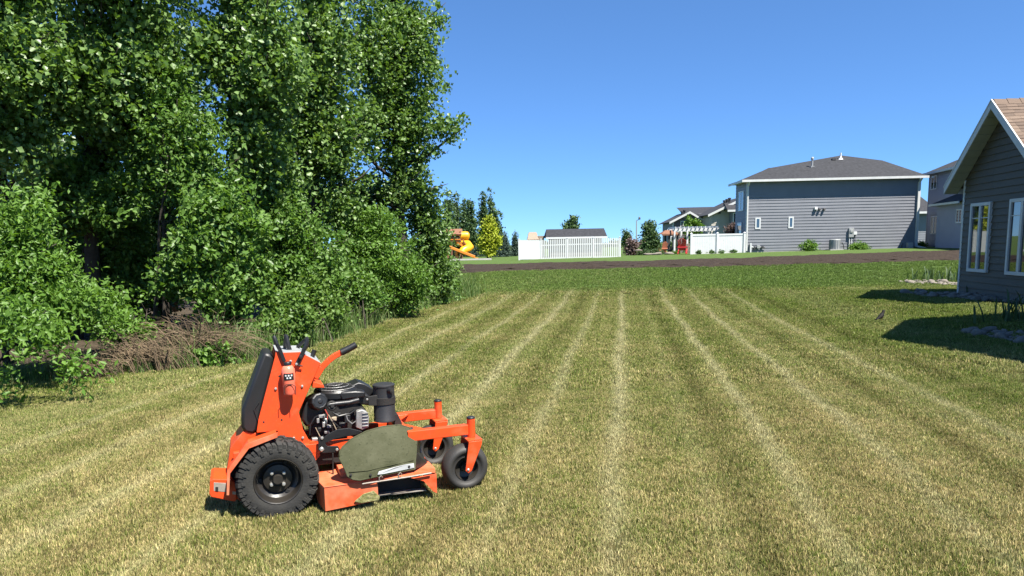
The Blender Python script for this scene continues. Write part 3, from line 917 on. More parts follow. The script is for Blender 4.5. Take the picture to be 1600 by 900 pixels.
# --- rear tyres
def rear_wheel(S0, L0=0.022, z0=0.290, side=1):
    c = (L0, -S0, z0)
    ax = (0, -side, 0)
    W = 0.13
    mb = MB()
    prof = [(0.170, .104), (0.178, .122), (0.205, .130), (.240, .129), (.268, .119), (.281, .098), (.286, .05), (.287, 0), (.286, -.05), (.281, -.098), (.268, -.119), (.240, -.129), (.205, -.130), (.178, -.122), (.170, -.104)]
    mb.lathe(prof, c, ax, 56, True)
    def pos(r_, a, t_):
        return (L0 + r_ * math.sin(a), -(S0 + side * t_), z0 + r_ * math.cos(a))
    def lug(a, da, sk, t0, t1, r0a, r1a, r0b, r1b):
        mb.hexa([pos(r0a, a - da, t0), pos(r0a, a + da, t0), pos(r0b, a + sk + da, t1), pos(r0b, a + sk - da, t1),
                 pos(r1a, a - da * .8, t0), pos(r1a, a + da * .8, t0), pos(r1b, a + sk + da * .8, t1), pos(r1b, a + sk - da * .8, t1)])
    N_ = 23
    for k in range(N_):
        a = 2 * math.pi * k / N_
        for sg in (1, -1):
            o_ = 0 if sg > 0 else math.pi / N_
            lug(a + o_, .072, .07, sg * .052, sg * .100, .280, .303, .276, .299)
            lug(a + o_ + .07, .074, .03, sg * .100, sg * .132, .262, .299, .246, .282)
            lug(a + o_ + .10, .050, .02, sg * .118, sg * .136, .236, .272, .228, .256)
            lug(a + o_ + .136, .058, -.05, sg * .010, sg * .056, .282, .302, .282, .303)
            lug(a + o_ + .205, .045, .02, sg * .098, sg * .126, .270, .293, .256, .281)
    ty = mb.build('rear_tyre', M['rubber'], mower, smooth=True)
    rb = MB()
    rb.lathe([(0.176, .118), (0.172, .126), (0.165, .122), (0.160, .104), (.155, .070), (.150, .040), (.120, .018), (.112, .022), (.104, .040), (.060, .046), (.058, .036), (.0, .036)], c, ax, 40, False, False)
    rb.lathe([(0.176, -.118), (0.160, -.10), (.15, -.04), (.0, -.03)], c, ax, 32, False, False)
    rim = rb.build('rim', M['rim_black'], ty, smooth=True)
    MB().lathe([(.037, .03), (.037, .072), (.033, .080), (0, .080)], c, ax, 20).build('hub', M['rim_black'], ty, smooth=True)
    for k in range(4):
        a = math.pi / 4 + k * math.pi / 2
        p = Vector(pos(0.062, a + 0.08, .0))
        MB().lathe([(.015, .040), (.015, .055), (.011, .064), (0, .066)], p, ax, 10).build('lug_nut', M['zinc'], ty, smooth=True)
    for k in range(3):
        a = k * 2 * math.pi / 3 + .5
        MB().box(pos(.130, a, .030), (.030, .012, .030), Matrix.Rotation(-a, 3, 'Y')).build('rim_slot', M['black_dull'], ty, bevel=.004)
    return ty
rear_wheel(0.37)
rear_wheel(-0.29, side=-1)

# --- front casters
def caster(S0, L0, z0, Lp, label):
    c = (L0, -S0, z0)
    ax = (0, -1, 0)
    mb = MB()
    prof = [(.100, .062)] + [(.148 + .048 * math.cos(a), .080 * math.sin(a)) for a in np.linspace(2.2, -2.2, 22)] + [(.100, -.062)]
    mb.lathe(prof, c, ax, 48, True)
    ty = mb.build('caster_tyre', M['caster_rubber'], mower, smooth=True)
    MB().lathe([(.104, .060), (.100, .066), (.094, .055), (.085, .015), (.040, .005), (.035, .04), (0, .04)], c, ax, 32, False, False).lathe([(.104, -.060), (.09, -.02), (0, -.005)], c, ax, 24, False, False).build('rim', M['rim_black'], ty, smooth=True)
    fk = MB()
    zt = 0.425
    for sg in (1, -1):
        y = -(S0 + sg * .098)
        fk.prism([(Lp - .055, y, zt), (Lp + .060, y, zt), (Lp + .052, y, zt - .04), (L0 + .030, y, z0 - .01), (L0, y, z0 - .03), (L0 - .024, y, z0 - .005)], (0, -sg * .010, 0))
    fk.prism([(Lp - .062, -(S0 + .102), zt), (Lp + .062, -(S0 + .102), zt), (Lp + .062, -(S0 - .102), zt), (Lp - .062, -(S0 - .102), zt)], (0, 0, .013))
    f = fk.build('caster_fork', M['orange'], mower, bevel=.004)
    for sg in (1, -1):
        MB().lathe([(.013, 0), (.013, .010), (.008, .016), (0, .017)], (L0, -(S0 + sg * .098), z0), (0, -sg, 0), 10).build('axle_bolt', M['zinc'], f, smooth=True)
    MB().tube([(L0, -(S0 - .1), z0), (L0, -(S0 + .1), z0)], .010, 8).build('axle', M['worn_steel'], f)
    p = MB().lathe([(.034, 0), (.034, .150), (.030, .152), (0, .152)], (Lp, -S0, zt + .016), (0, 0, 1), 24).build('caster_post', M['orange'], mower, smooth=True)
    MB().lathe([(.035, 0), (.035, .008), (.03, .013), (0, .013)], (Lp, -S0, zt + .168), (0, 0, 1), 24).build('post_cap', M['black_plastic'], p, smooth=True)
    return ty
caster(0.42, 1.490, 0.192, 1.556, 'near')
caster(-0.33, 1.415, 0.182, 1.480, 'far')

# --- front frame
def arm(S0, L0, L1, z, name='front_arm'):
    return MB().bx(L0, L1, -S0 - .030, -S0 + .030, z - .042, z + .042).build(name, M['orange'], mower, bevel=.006)
arm(.42, 1.02, 1.525, .505)
arm(-.33, 0.98, 1.450, .480)
MB().bx(.98, 1.07, -.39, .36, .468, .530).build('front_crossmember', M['orange'], mower, bevel=.006)
MB().prism([(1.07, -.39, .515), (1.24, -.39, .515), (1.17, -.30, .515), (1.07, -.10, .515)], (0, 0, .012)).build('gusset', M['orange'], mower, bevel=.003)
MB().prism([(1.07, .30, .500), (1.20, .30, .500), (1.07, .10, .500)], (0, 0, .012)).build('gusset', M['orange'], mower, bevel=.003)
for S0 in (.26, -.18):
    MB().bx(-.28, 1.02, -S0 - .028, -S0 + .028, .415, .492).build('frame_rail', M['orange'], mower, bevel=.006)
for L in (.30, .62, -.22):
    MB().bx(L - .03, L + .03, -.24, .16, .420, .470).build('frame_crossmember', M['orange'], mower, bevel=.004)

# --- deck
DS = 0.62
dk = MB()
plan = [(.335, DS), (1.190, DS), (1.215, .50), (1.20, -.50), (1.08, -.60), (.60, -.60), (.42, -.52), (.30, -.25), (.30, .40)]
dk.prism([(l, -s, .236) for l, s in plan], (0, 0, .008))
dk.bx(.48, 1.10, -.46, .44, .244, .285)
dk.build('deck_top', M['orange_dusty'], mower, bevel=.005)
def skirt(a, b, zb0, zb1, name='deck_skirt', mat='orange_dusty', zt=.2345):
    (l0, s0), (l1, s1) = a, b
    d = Vector((l1 - l0, -(s1 - s0), 0)).normalized()
    n = Vector((-d.y, d.x, 0)) * .006
    p = [Vector((l0, -s0, zb0)), Vector((l1, -s1, zb1)), Vector((l1, -s1, zt)), Vector((l0, -s0, zt))]
    return MB().prism(p, n).build(name, M[mat], mower, bevel=.002)
skirt((.337, DS - .004), (.735, DS - .004), .052, .078)
skirt((.306, .40), (.334, DS - .012), .052, .052)
for a, b in zip(plan[2:-1], plan[3:]):
    skirt((a[0] * .996 + .002, a[1] * .995), (b[0] * .996 + .002, b[1] * .995), .07, .07)
skirt((1.188, DS - .006), (1.211, .50), .072, .072)
MB().prism([m(642, 747, DS - .006), m(655, 745, DS - .006), m(682, 740, DS - .006), m(683, 771, DS - .006), m(677, 768, DS - .006), m(662, 752, DS - .006)], (0, .006, 0)).build('deck_skirt', M['orange_dusty'], mower, bevel=.002)
MB().prism([(.60, -(DS + .001), .080), (.738, -(DS + .001), .082), (.745, -(DS + .001), .11), (.70, -(DS + .001), .165), (.62, -(DS + .001), .150), (.55, -(DS + .001), .10)], (0, -.010, 0)).build('grass_clippings', M['clippings'], mower, bevel=.004)
MB().bx(.50, 1.10, -.48, -.40, .06, .22).build('deck_dark_fill', M['black_dull'], mower)  # black boxes put in for the dark inside the deck
MB().bx(.40, 1.15, .35, .40, .06, .22).build('deck_dark_fill', M['black_dull'], mower)
MB().prism([(.70, -.55, .088), (1.12, -.58, .088), (1.13, -.52, .088), (.72, -.48, .088)], (0, 0, .006)).build('blade', M['worn_steel'], mower)
hr = [m(566, 756, DS + .015), m(600, 751, DS + .015), m(640, 745, DS + .015), m(674, 739, DS + .015)]
MB().tube(hr, .006, 8).build('hinge_rod', M['worn_steel'], mower, smooth=True)
for px_, py_ in ((595, 748), (625, 743)):
    p = m(px_, py_, DS + .012)
    MB().tube([p + Vector((-.012, .0, -.025)), p + Vector((-.014, -.012, .012)), p + Vector((.0, -.014, .030)), p + Vector((.012, 0, .01))], .005, 6).build('hinge_spring', M['worn_steel'], mower, smooth=True)

# --- raised discharge flap
fo = [(530, 715), (531, 705), (536, 698), (549, 686), (572, 674), (598, 666.5), (625, 664), (639, 668), (648, 677), (651, 690), (650, 708), (648, 733), (600, 742), (562, 750.5), (551, 749), (543, 744), (539, 733)]
cen = (592, 712)
fm = MB()
def fS(py_, px_):
    f = max(0.0, (750 - py_) / 86)
    return DS + .030 - .15 * f - .08 * f * f - .00002 * max(0, px_ - 600) ** 1.5 * 8
rings = 5
vs, fs = [], []
for k in range(rings + 1):
    q = 1 - k / (rings + 1)
    for (x, y) in fo:
        X, Y_ = cen[0] + (x - cen[0]) * q, cen[1] + (y - cen[1]) * q
        p = m(X, Y_, fS(Y_, X))
        p.y -= 0.002 * (1 - q * q)
        vs.append(p)
p = m(cen[0], cen[1], fS(cen[1], cen[0])); p.y -= .002
vs.append(p)
K = len(fo)
for k in range(rings):
    for j in range(K):
        fs.append((k * K + j, k * K + (j + 1) % K, (k + 1) * K + (j + 1) % K, (k + 1) * K + j))
for j in range(K):
    fs.append((rings * K + j, rings * K + (j + 1) % K, len(vs) - 1))
flap = fm.add(vs, fs).build('discharge_flap', M['flap'], mower)
sol = flap.modifiers.new('thickness', 'SOLIDIFY')
sol.thickness, sol.offset = .006, 0
MB().tube([m(x, y, fS(y, x)) for x, y in fo + fo[:1]], .007, 6).build('flap_edge', M['flap'], flap, smooth='all')
MB().tube([m(x, y, fS(y, x) + .006) for x, y in ((545, 738), (575, 735), (610, 727), (646, 719))], .005, 6).build('flap_rib', M['flap'], flap, smooth='all')
wg = MB()
wp = [(639, 668), (648, 677), (651, 690), (650, 708), (648, 733)]
wq = [(643, 667), (653, 677), (657, 692), (658, 708), (668, 726)]
for i in range(4):
    a, b = m(*wp[i], fS(wp[i][1], wp[i][0])), m(*wp[i + 1], fS(wp[i + 1][1], wp[i + 1][0]))
    c_, d_ = m(*wq[i + 1], fS(wq[i + 1][1], wq[i + 1][0]) - .16), m(*wq[i], fS(wq[i][1], wq[i][0]) - .12)
    wg.hexa([a, b, c_, d_] + [q + Vector((.006, 0, .001)) for q in (a, b, c_, d_)])
wg.build('flap_wing', M['black_plastic'], flap, smooth=True)
MB().tube([m(x, y, fS(y, x) - (.12 if i < 4 else .16) + .004) for i, (x, y) in enumerate(wq)], .004, 6).build('flap_lip', M['worn_steel'], flap, smooth='all')
st = [m(x, y, fS(y, x) + .016) for x, y in ((592, 737), (617, 730), (636, 725.5), (647, 724), (647.5, 731), (600, 740.5), (590, 742))]
MB().prism(st, (0, .010, 0)).build('flap_bracket', M['grey_metal'], flap, bevel=.002)
for x, y in ((639, 729), (579, 742), (548, 742)):
    p = m(x, y, fS(y, x) + .012)
    MB().lathe([(.010, 0), (.010, .008), (0, .010)], p, (0, -1, .15), 8).build('bolt_or_hole', M['black_dull'], flap)

# --- tower
PS, PF = .24, -.16
side_poly = [(430.6, 549), (443, 551), (468.6, 550), (501, 567), (489.7, 592), (466.5, 645), (472.8, 670), (483.4, 689), (482, 697), (432, 694), (434, 673.5), (401, 676), (404, 655), (430, 556)]
plate('tower_side_panel', side_poly, PS, .006, 'orange')
nearp = [m(x, y, PS) for x, y in side_poly]
MB().prism([Vector((p.x, -PF, p.z)) for p in nearp], (0, -.006, 0)).build('tower_side_panel', M['orange'], mower, bevel=.003)
def across(name, ids, mat, inset=.006, thick=.005, bevel=.002):
    mb = MB()
    for a, b in zip(ids[:-1], ids[1:]):
        A, B = nearp[a], nearp[b]
        n = Vector((-(B - A).z, 0, (B - A).x)).normalized() * thick
        w0, w1 = -(PS - .0065), -(PF + .0065)
        q = [Vector((A.x, w0, A.z)), Vector((B.x, w0, B.z)), Vector((B.x, w1, B.z)), Vector((A.x, w1, A.z))]
        mb.hexa([p - n * .5 for p in q] + [p + n * .5 for p in q])
    return mb.build(name, M[mat], mower, bevel=bevel)
across('console_top', [0, 1, 2, 3], 'grey_metal')
across('tower_front_plate', [3, 4, 5, 6], 'orange')
MB().prism([m(488, 606, .20), m(489, 596, .20), m(505, 601, .20), m(507, 606, .20)], (0, .30, 0)).build('tower_nose', M['orange'], mower, bevel=.004)
pp = [m(x, y, .215) for x, y in ((412, 551), (422, 553), (429, 559), (402, 672), (396, 679), (382, 676), (377, 668), (378, 640))]
pad = MB().prism(pp, (0, .350, 0)).build('back_pad', M['pad_vinyl'], mower, smooth=True, bevel=.022)
MB().tube([m(405, 628, .222), m(397, 640, .222), m(401, 652, .222), m(405, 660, .222)], .003, 6).build('pad_cord', M['black_dull'], pad)
plate('pad_backing', [(431, 556), (435, 556), (407, 676), (402, 676)], .225, .37, 'orange', .002)
MB().prism([m(x, y, .20) for x, y in ((402, 677), (380, 674), (360, 700), (353.5, 745), (356, 772), (378, 784), (425, 762), (432, 694))], (0, .32, 0)).build('rear_housing', M['orange'], mower, bevel=.005)
sweep_box('fender', [(433, 682), (388, 698), (358, 738), (356.5, 773)], .470, .245, .004, 'orange', .0015)
fl = MB()
fp = [(434, 675.5), (433.5, 683.5), (389, 701), (359.5, 740), (358, 774), (354, 774), (355, 736), (384, 694)]
fl.prism([m(x, y, .478) for x, y in fp], (0, .006, 0))
fl.build('fender_flange', M['orange_dusty'], mower, bevel=.0015)
plate('fender_inner', [(432, 690), (386, 700), (360, 740), (360, 776), (400, 776), (440, 740)], .225, .006, 'black_dull', .001)
tb = MB()
q0 = [(328, 751), (333, 748.5), (362, 749), (369, 757), (370, 781), (366, 784), (330, 777), (327, 772)]
tb.prism([m(x, y, .30) for x, y in q0], (0, .30, 0))
tow = tb.build('tow_bracket', M['orange'], mower, bevel=.006)
plate('wear_plate', [(334, 754), (353, 755), (353, 769), (334, 767)], .302, .004, 'worn_steel', .001, tow)
plate('bracket_hole', [(336.5, 761), (341, 761), (341, 768), (336.5, 767.5)], .3045, .003, 'black_dull', .0005, tow)
plate('wear_plate', [(363, 768), (369, 768.5), (369, 773), (363, 772.5)], .302, .004, 'worn_steel', .001, tow)

def bolt_or_hole(px_, py_, S_, r_=.011, mat='zinc', h=.010):
    p = m(px_, py_, S_)
    return MB().lathe([(r_, 0), (r_, h * .5), (r_ * .7, h), (0, h * 1.1)], p, (0, -1, 0), 10).build('bolt_or_hole', M[mat], mower, smooth=True)
for x, y in ((430.7, 607.5), (472, 603.5), (459, 684.8), (473, 684), (442.7, 561.3), (454, 564.5), (463, 568)):
    bolt_or_hole(x, y, PS)
for x, y in ((412, 659.5), (440, 656), (436.6, 587.7)):  # panel holes: their darkness drawn as flat black discs
    bolt_or_hole(x, y, PS, .008, 'black_dull', .002)

# --- overflow bottle on the tower
bc = m(452.5, 617, .295)
zt = m(452.5, 570, .295).z
H_ = zt - bc.z
bt = MB().lathe([(.020, 0), (.040, .006), (.046, .02), (.047, H_ * .42), (.050, H_ * .5), (.050, H_ * .85), (.036, H_ * .96), (.022, H_), (0, H_)], bc, (0, 0, 1), 24).build('overflow_bottle', M['bottle'], mower, smooth=True)
MB().lathe([(.030, 0), (.030, .018), (.026, .024), (0, .024)], (bc.x, bc.y, bc.z + H_), (-.1, 0, 1), 16).build('bottle_cap', M['black_plastic'], bt, smooth=True)
lbm = MB()
for i in range(8):
    a0, a1 = -.75 + i * .19, -.75 + (i + 1) * .19
    q = []
    for a in (a0, a1):
        q.append((bc.x + .052 * math.sin(a), bc.y - .052 * math.cos(a)))
    lbm.hexa([(q[0][0], q[0][1], bc.z + H_ * .52), (q[1][0], q[1][1], bc.z + H_ * .53), (q[1][0], q[1][1] + .004, bc.z + H_ * .53), (q[0][0], q[0][1] + .004, bc.z + H_ * .52),
              (q[0][0], q[0][1], bc.z + H_ * .74), (q[1][0], q[1][1], bc.z + H_ * .76), (q[1][0], q[1][1] + .004, bc.z + H_ * .76), (q[0][0], q[0][1] + .004, bc.z + H_ * .74)])
lb = lbm.build('bottle_label', M['black_plastic'], bt)
for i in range(5):
    a = -.42 + i * .2
    MB().box((bc.x + .0535 * math.sin(a), bc.y - .0535 * math.cos(a), bc.z + H_ * (.60 if i % 2 else .68)), (.012, .001, .012), Matrix.Rotation(a, 3, 'Z')).build('label_mark', M['white_vinyl'], bt)
MB().tube([m(444, 617, .345), m(443.5, 606, .345), m(447, 601, .346), m(456, 600.5, .346), m(462, 604, .345), m(462, 617, .345)], .003, 6).build('bottle_strap', M['black_dull'], bt)

# --- control levers and handle
def lever(pts, w=.024, th=.009, grip=None, name='control_lever', mat='black_plastic'):
    P = [m(x, y, s) for x, y, s in pts]
    mb = MB()
    for a, b in zip(P[:-1], P[1:]):
        d = (b - a).normalized() * .006
        mb.bar(a - d, b + d, w if grip is None else grip, th)
    return mb.build(name, M[mat], mower, bevel=.003)
lever([(444, 564, .255), (437, 546, .255), (430, 533, .25)], .012, .028)
MB().tube([m(432, 538, .25), m(430, 532, .25), m(427.5, 525, .24)], [.016, .017, .013], 8).build('lever_grip', M['black_plastic'], mower, smooth=True)
MB().tube([m(455, 552, .10), m(450, 540, .10), m(447, 524, .08)], [.014, .019, .016], 8).build('lever_grip', M['black_plastic'], mower, smooth=True)
MB().tube([m(444.5, 551, .02), m(445.5, 538, .02), m(447, 524, .06)], [.012, .016, .016], 8).build('lever_grip', M['black_plastic'], mower, smooth=True)
lever([(463, 570, .26), (470, 557, .26), (477, 543, .255)], .012, .030)
MB().tube([m(474, 548, .25), m(479, 539, .25), m(480.5, 529, .24)], [.015, .018, .013], 8).build('lever_grip', M['black_plastic'], mower, smooth=True)
MB().tube([m(462, 549, -.05), m(467, 540, .0), m(478, 530, .06), m(480, 528, .2)], [.014, .015, .013, .012], 8).build('lever_grip', M['black_plastic'], mower, smooth=True)
bolt_or_hole(469.5, 558, .275, .016, 'black_plastic', .012)
bolt_or_hole(463, 569, .27, .011)
MB().tube([m(487, 561, .12), m(489, 554, .12), m(491.5, 547, .12)], [.018, .018, .020], 10).build('throttle_knob', M['black_plastic'], mower, smooth=True)
MB().tube([m(466, 571, .262), m(473, 572, .262)], .006, 6).build('lever_pin', M['black_dull'], mower)
hb = MB()
hp = [m(x, y, .0) for x, y in ((493, 590), (503, 574), (514, 563), (523, 556), (534, 550.5))]
for a, b in zip(hp[:-1], hp[1:]):
    d = (b - a).normalized() * .004
    hb.bar(a - d, b + d, .030, .046)
hb.build('grab_handle', M['orange'], mower, bevel=.006)
MB().tube([m(533, 551, .0), m(545, 545, .0), m(556.5, 538.5, .0)], [.029, .028, .027], 14).build('handle_grip', M['black_plastic'], mower, smooth=True)
MB().tube([m(489, 592, .0), m(494, 590.5, .0)], .008, 6).build('choke_pull', M['black_dull'], mower)

# --- engine
def ebox(name, pts, S0, depth, mat, bevel=.008):
    return MB().prism([m(x, y, S0) for x, y in pts], (0, depth, 0)).build(name, M[mat], mower, smooth=True, bevel=bevel)
MB().bx(.27, 1.02, -.25, .20, .30, .44).build('underbody', M['black_dull'], mower, bevel=.01)
ebox('engine_block', [(487, 690), (484, 655), (496, 640), (515, 634), (555, 628), (572, 640), (576, 668), (560, 678), (530, 690)], .10, .26, 'black_dull', .01)
ebox('cylinder_cover', [(470, 655), (474, 630), (496, 618), (510, 626), (512, 640), (492, 664), (478, 668)], .135, .18, 'black_plastic', .02)
cp = m(500, 627, .20)
ax_ = Vector((.30, -1.0, .22)).normalized()
cap = MB().lathe([(.070, -.14), (.070, -.012), (.066, 0), (.052, .006), (.046, .004), (.020, .004), (.016, .010), (0, .010)], cp, ax_, 10).build('filter_cap', M['black_plastic'], mower, bevel=.003)
ebox('engine_shroud', [(503, 628), (508, 619), (530, 612), (560, 612), (577, 618), (578, 634), (560, 632), (530, 637), (510, 640)], .10, .28, 'black_plastic', .015)
ebox('shroud_duct', [(531, 618), (533, 613), (555, 611), (571, 612), (571, 621), (556, 622), (534, 626)], .15, .14, 'black_plastic', .012)
fc = m(524, 611, -.03)
MB().lathe([(.175, -.03), (.175, .012), (.160, .030), (.05, .040), (0, .040)], fc, (0, 0, 1), 32).build('fan_cover', M['black_plastic'], mower, smooth=True)
for i in range(7):
    a = i * math.pi / 7
    d = Vector((math.cos(a), math.sin(a), 0))
    MB().tube([fc + d * -.165 + Vector((0, 0, .03)), fc + d * -.09 + Vector((0, 0, .055)), fc + Vector((0, 0, .062)), fc + d * .09 + Vector((0, 0, .055)), fc + d * .165 + Vector((0, 0, .03))], .0035, 5).build('fan_guard_rib', M['black_dull'], mower)
for r_ in (.06, .11, .155):
    MB().tube([fc + Vector((r_ * math.cos(a), r_ * math.sin(a), .062 - r_ * r_ * 1.1)) for a in np.linspace(0, 2 * math.pi, 21)], .003, 5).build('fan_guard_ring', M['cast_alloy'], mower)
ebox('air_cleaner', [(538, 611), (537, 608), (560.5, 597.6), (570, 600), (583.7, 608), (583.7, 622), (560, 626)], -.02, .20, 'black_plastic', .008)
mc = m(601.5, 657, .10)
mh = m(601.5, 600, .10).z - mc.z
mf = MB().lathe([(.084, 0), (.092, .004), (.092, .014), (.088, .020), (.088, mh - .018), (.092, mh - .014), (.092, mh - .002), (.084, mh + .004), (.07, mh + .004), (0, mh + .006)], mc, (0, 0, 1), 40).build('muffler', M['muffler_black'], mower, smooth=True)
op = m(609, 610, .19)
MB().tube([op + Vector((-.02, .05, -.012)), op, op + Vector((.014, -.018, .004))], [.026, .024, .024], 16).build('muffler_outlet', M['muffler_black'], mf, smooth=True)
MB().lathe([(.017, 0), (.017, .003), (0, .003)], op + Vector((.0142, -.0185, .0042)), Vector((.6, -.8, .15)), 14).build('outlet_bore', M['black_dull'], mf)
MB().lathe([(.0895, 0), (.0945, .002), (.0945, .056), (.0895, .058)], (mc.x, mc.y, mc.z + mh * .48), (0, 0, 1), 40).build('muffler_band', M['black_dull'], mf, smooth=True)
ebox('muffler_bracket', [(575, 620), (592, 617), (592, 634), (576, 634)], .16, .02, 'black_dull', .003)
ebox('muffler_shield', [(617, 668), (616, 649), (621, 646), (628, 660), (629, 668)], .14, .10, 'black_dull', .003)
bolt_or_hole(573.5, 624, .165, .010)
MB().tube([m(512, 633, .20), m(525, 631, .20), m(545, 629, .19), m(560, 625, .17)], [.022, .021, .020, .020], 10).build('intake_hose', M['black_plastic'], mower, smooth=True)
pu = m(519, 634, .215)
MB().lathe([(.040, -.02), (.040, .0), (.032, .006), (.030, -.002), (.016, -.002), (.014, .010), (0, .010)], pu, (0.1, -1, .1), 20).build('pulley', M['black_dull'], mower, smooth=True)
ebox('valve_cover', [(556, 668), (557, 643), (566, 640.5), (573, 643), (577, 652), (576, 668), (566, 672)], .185, .06, 'cast_alloy', .006)
for i in range(5):
    a, b = m(566, 646 + i * 5, .19), m(575.5, 645 + i * 5, .19)
    MB().bar(a, b, .012, .006).build('cover_rib', M['cast_alloy'], mower, bevel=.002)
for (x, y, s, w, h, mt) in ((503, 651, .19, 10, 5, 'cast_alloy'), (509, 659, .19, 5, 9, 'zinc'), (515, 667, .19, 8, 4, 'cast_alloy'), (506, 664, .20, 4, 8, 'zinc'), (522, 655, .19, 8, 6, 'wire_tan'), (499, 672, .18, 6, 6, 'black_plastic'), (528, 648, .18, 10, 5, 'black_plastic'), (543, 655, .17, 9, 12, 'black_plastic'), (511, 676, .18, 8, 4, 'cast_alloy'), (497, 658, .19, 4, 7, 'cast_alloy'), (492, 687, .25, 9, 4, 'zinc'), (535, 664, .17, 10, 6, 'black_plastic')):
    ebox('engine_fitting', [(x - w / 2, y - h / 2), (x + w / 2, y - h / 2 - .6), (x + w / 2, y + h / 2 - .6), (x - w / 2, y + h / 2)], s, .04, mt, .003)
for pts, mt, r_ in (([(484, 680), (485, 664), (492, 652), (498, 649)], 'black_plastic', .006), ([(510, 646), (515, 656), (524, 662), (530, 668)], 'black_plastic', .005), ([(513, 648), (520, 660), (526, 672), (522, 682)], 'wire_tan', .004), ([(508, 640), (512, 648), (511, 655)], 'wire_red', .005), ([(540, 646), (543, 656), (550, 662), (556, 658)], 'cast_alloy', .005), ([(516, 660), (520, 672), (519, 684)], 'black_plastic', .005), ([(493, 668), (500, 682), (512, 686)], 'wire_tan', .003), ([(520, 645), (530, 650), (548, 646), (556, 640)], 'black_plastic', .007)):
    MB().tube([m(x, y, .225) for x, y in pts], r_, 6).build('engine_wire' if r_ < .007 else 'engine_hose', M[mt], mower, smooth=True)
plate('lift_lever', [(500, 688), (513, 678), (528, 670.5), (545, 669), (566, 674), (560, 679), (540, 682), (524, 686), (507, 693)], .315, .010, 'black_plastic', .003)
plate('deck_link', [(497.5, 683), (506, 681), (507, 692), (512, 697), (528, 697), (531, 702), (527, 707), (503, 708), (497, 703)], .330, .010, 'black_plastic', .003)
bolt_or_hole(503, 684.5, .33, .013); bolt_or_hole(502.5, 702, .33, .018); bolt_or_hole(526.5, 702.5, .33, .012)
MB().tube([m(520, 708, .34), m(520.5, 754, .34)], .006, 6).build('lift_rod', M['black_dull'], mower)
plate('hydro_cover', [(484, 694), (500, 694), (500, 745), (505, 757), (486, 760)], .20, .05, 'black_dull', .006)
plate('frame_bracket', [(484, 690), (497, 690), (500, 712), (493, 720), (486, 712)], .285, .006, 'orange', .002)
# ------------------------------------------------------------------ building pieces
def siding(root, O_, dx, n, x0, x1, z0, z1, expo, mat, thick=.018, clip=None, joints=0, seed=0, name='siding_board', zmul=1.0):
    """lapped boards on a wall; each board one piece. clip(z) -> (xmin, xmax)"""
    r = random.Random(seed)
    O_, dx, n = Vector(O_), Vector(dx).normalized(), Vector(n).normalized()
    k = 0
    z = z0
    while z < z1 - 1e-3:
        zt = min(z + expo, z1)
        a0, a1, b0, b1 = x0, x1, x0, x1
        if clip:
            c0, c1 = clip(z), clip(zt)
            a0, a1, b0, b1 = max(a0, c0[0]), min(a1, c0[1]), max(b0, c1[0]), min(b1, c1[1])
        if a1 - a0 > .05:
            if b1 < b0: b0 = b1 = (b0 + b1) / 2
            cuts = [0.0, 1.0]
            if joints and a1 - a0 > 1.2:
                cuts = [0.0, r.uniform(.3, .7), 1.0]
            for f0, f1 in zip(cuts[:-1], cuts[1:]):
                g = .002
                A0, A1 = a0 + (a1 - a0) * f0 + g, a0 + (a1 - a0) * f1 - g
                B0, B1 = b0 + (b1 - b0) * f0 + g, b0 + (b1 - b0) * f1 - g
                up = Vector((0, 0, 1))
                p = lambda x, zz, d: O_ + dx * x + up * zz + n * d
                MB().hexa([p(A0, z, 0), p(A1, z, 0), p(A1, z, thick), p(A0, z, thick), p(B0, zt, 0), p(B1, zt, 0), p(B1, zt, thick * .12), p(B0, zt, thick * .12)]).build(name, M[mat], root)
        z = zt
        k += 1

def window(root, O_, dx, n, x, z, w, h, mull=1, fr=.07, proud=.05, mat='trim_white', rail=None, name='window_frame', base=.0):
    O_, dx, n = Vector(O_), Vector(dx).normalized(), Vector(n).normalized()
    up = Vector((0, 0, 1))
    def blk(mb, a, b, c, d, d0, d1):
        p = lambda xx, zz, dd: O_ + dx * xx + up * zz + n * dd
        mb.hexa([p(a, c, d0), p(b, c, d0), p(b, c, d1), p(a, c, d1), p(a, d, d0), p(b, d, d0), p(b, d, d1), p(a, d, d1)])
    mb = MB()
    blk(mb, x, x + fr, z, z + h, base, proud)
    blk(mb, x + w - fr, x + w, z, z + h, base, proud)
    blk(mb, x + fr, x + w - fr, z, z + fr, base, proud)
    blk(mb, x + fr, x + w - fr, z + h - fr, z + h, base, proud)
    for i in range(1, mull):
        c = x + w * i / mull
        blk(mb, c - fr * .6, c + fr * .6, z + fr, z + h - fr, base, proud)
    f = mb.build(name, M[mat], root, bevel=.004)
    for i in range(mull):
        a, b = x + w * i / mull + (fr if i == 0 else fr * .6), x + w * (i + 1) / mull - (fr if i == mull - 1 else fr * .6)
        pm = MB()
        blk(pm, a + .002, b - .002, z + fr + .002, z + h - fr - .002, base + .002, base + (proud - base) * .5)
        pm.build('window_pane', M['glass'], f)
        if rail:
            rm = MB()
            blk(rm, a + .002, b - .002, z + h * rail - .012, z + h * rail + .012, base + (proud - base) * .5, base + (proud - base) * .72)
            rm.build('glazing_bar', M[mat], f)
    return f

def ground_at(px, py):
    z = 0.1
    r = ray(px, py)
    for _ in range(9):
        p = Vector((0, 0, EYE)) + r * ((z - EYE) / r.z)
        z = 0.5 * z + 0.5 * zg1(p.x, p.y)
    return Vector((p.x, p.y, zg1(p.x, p.y)))

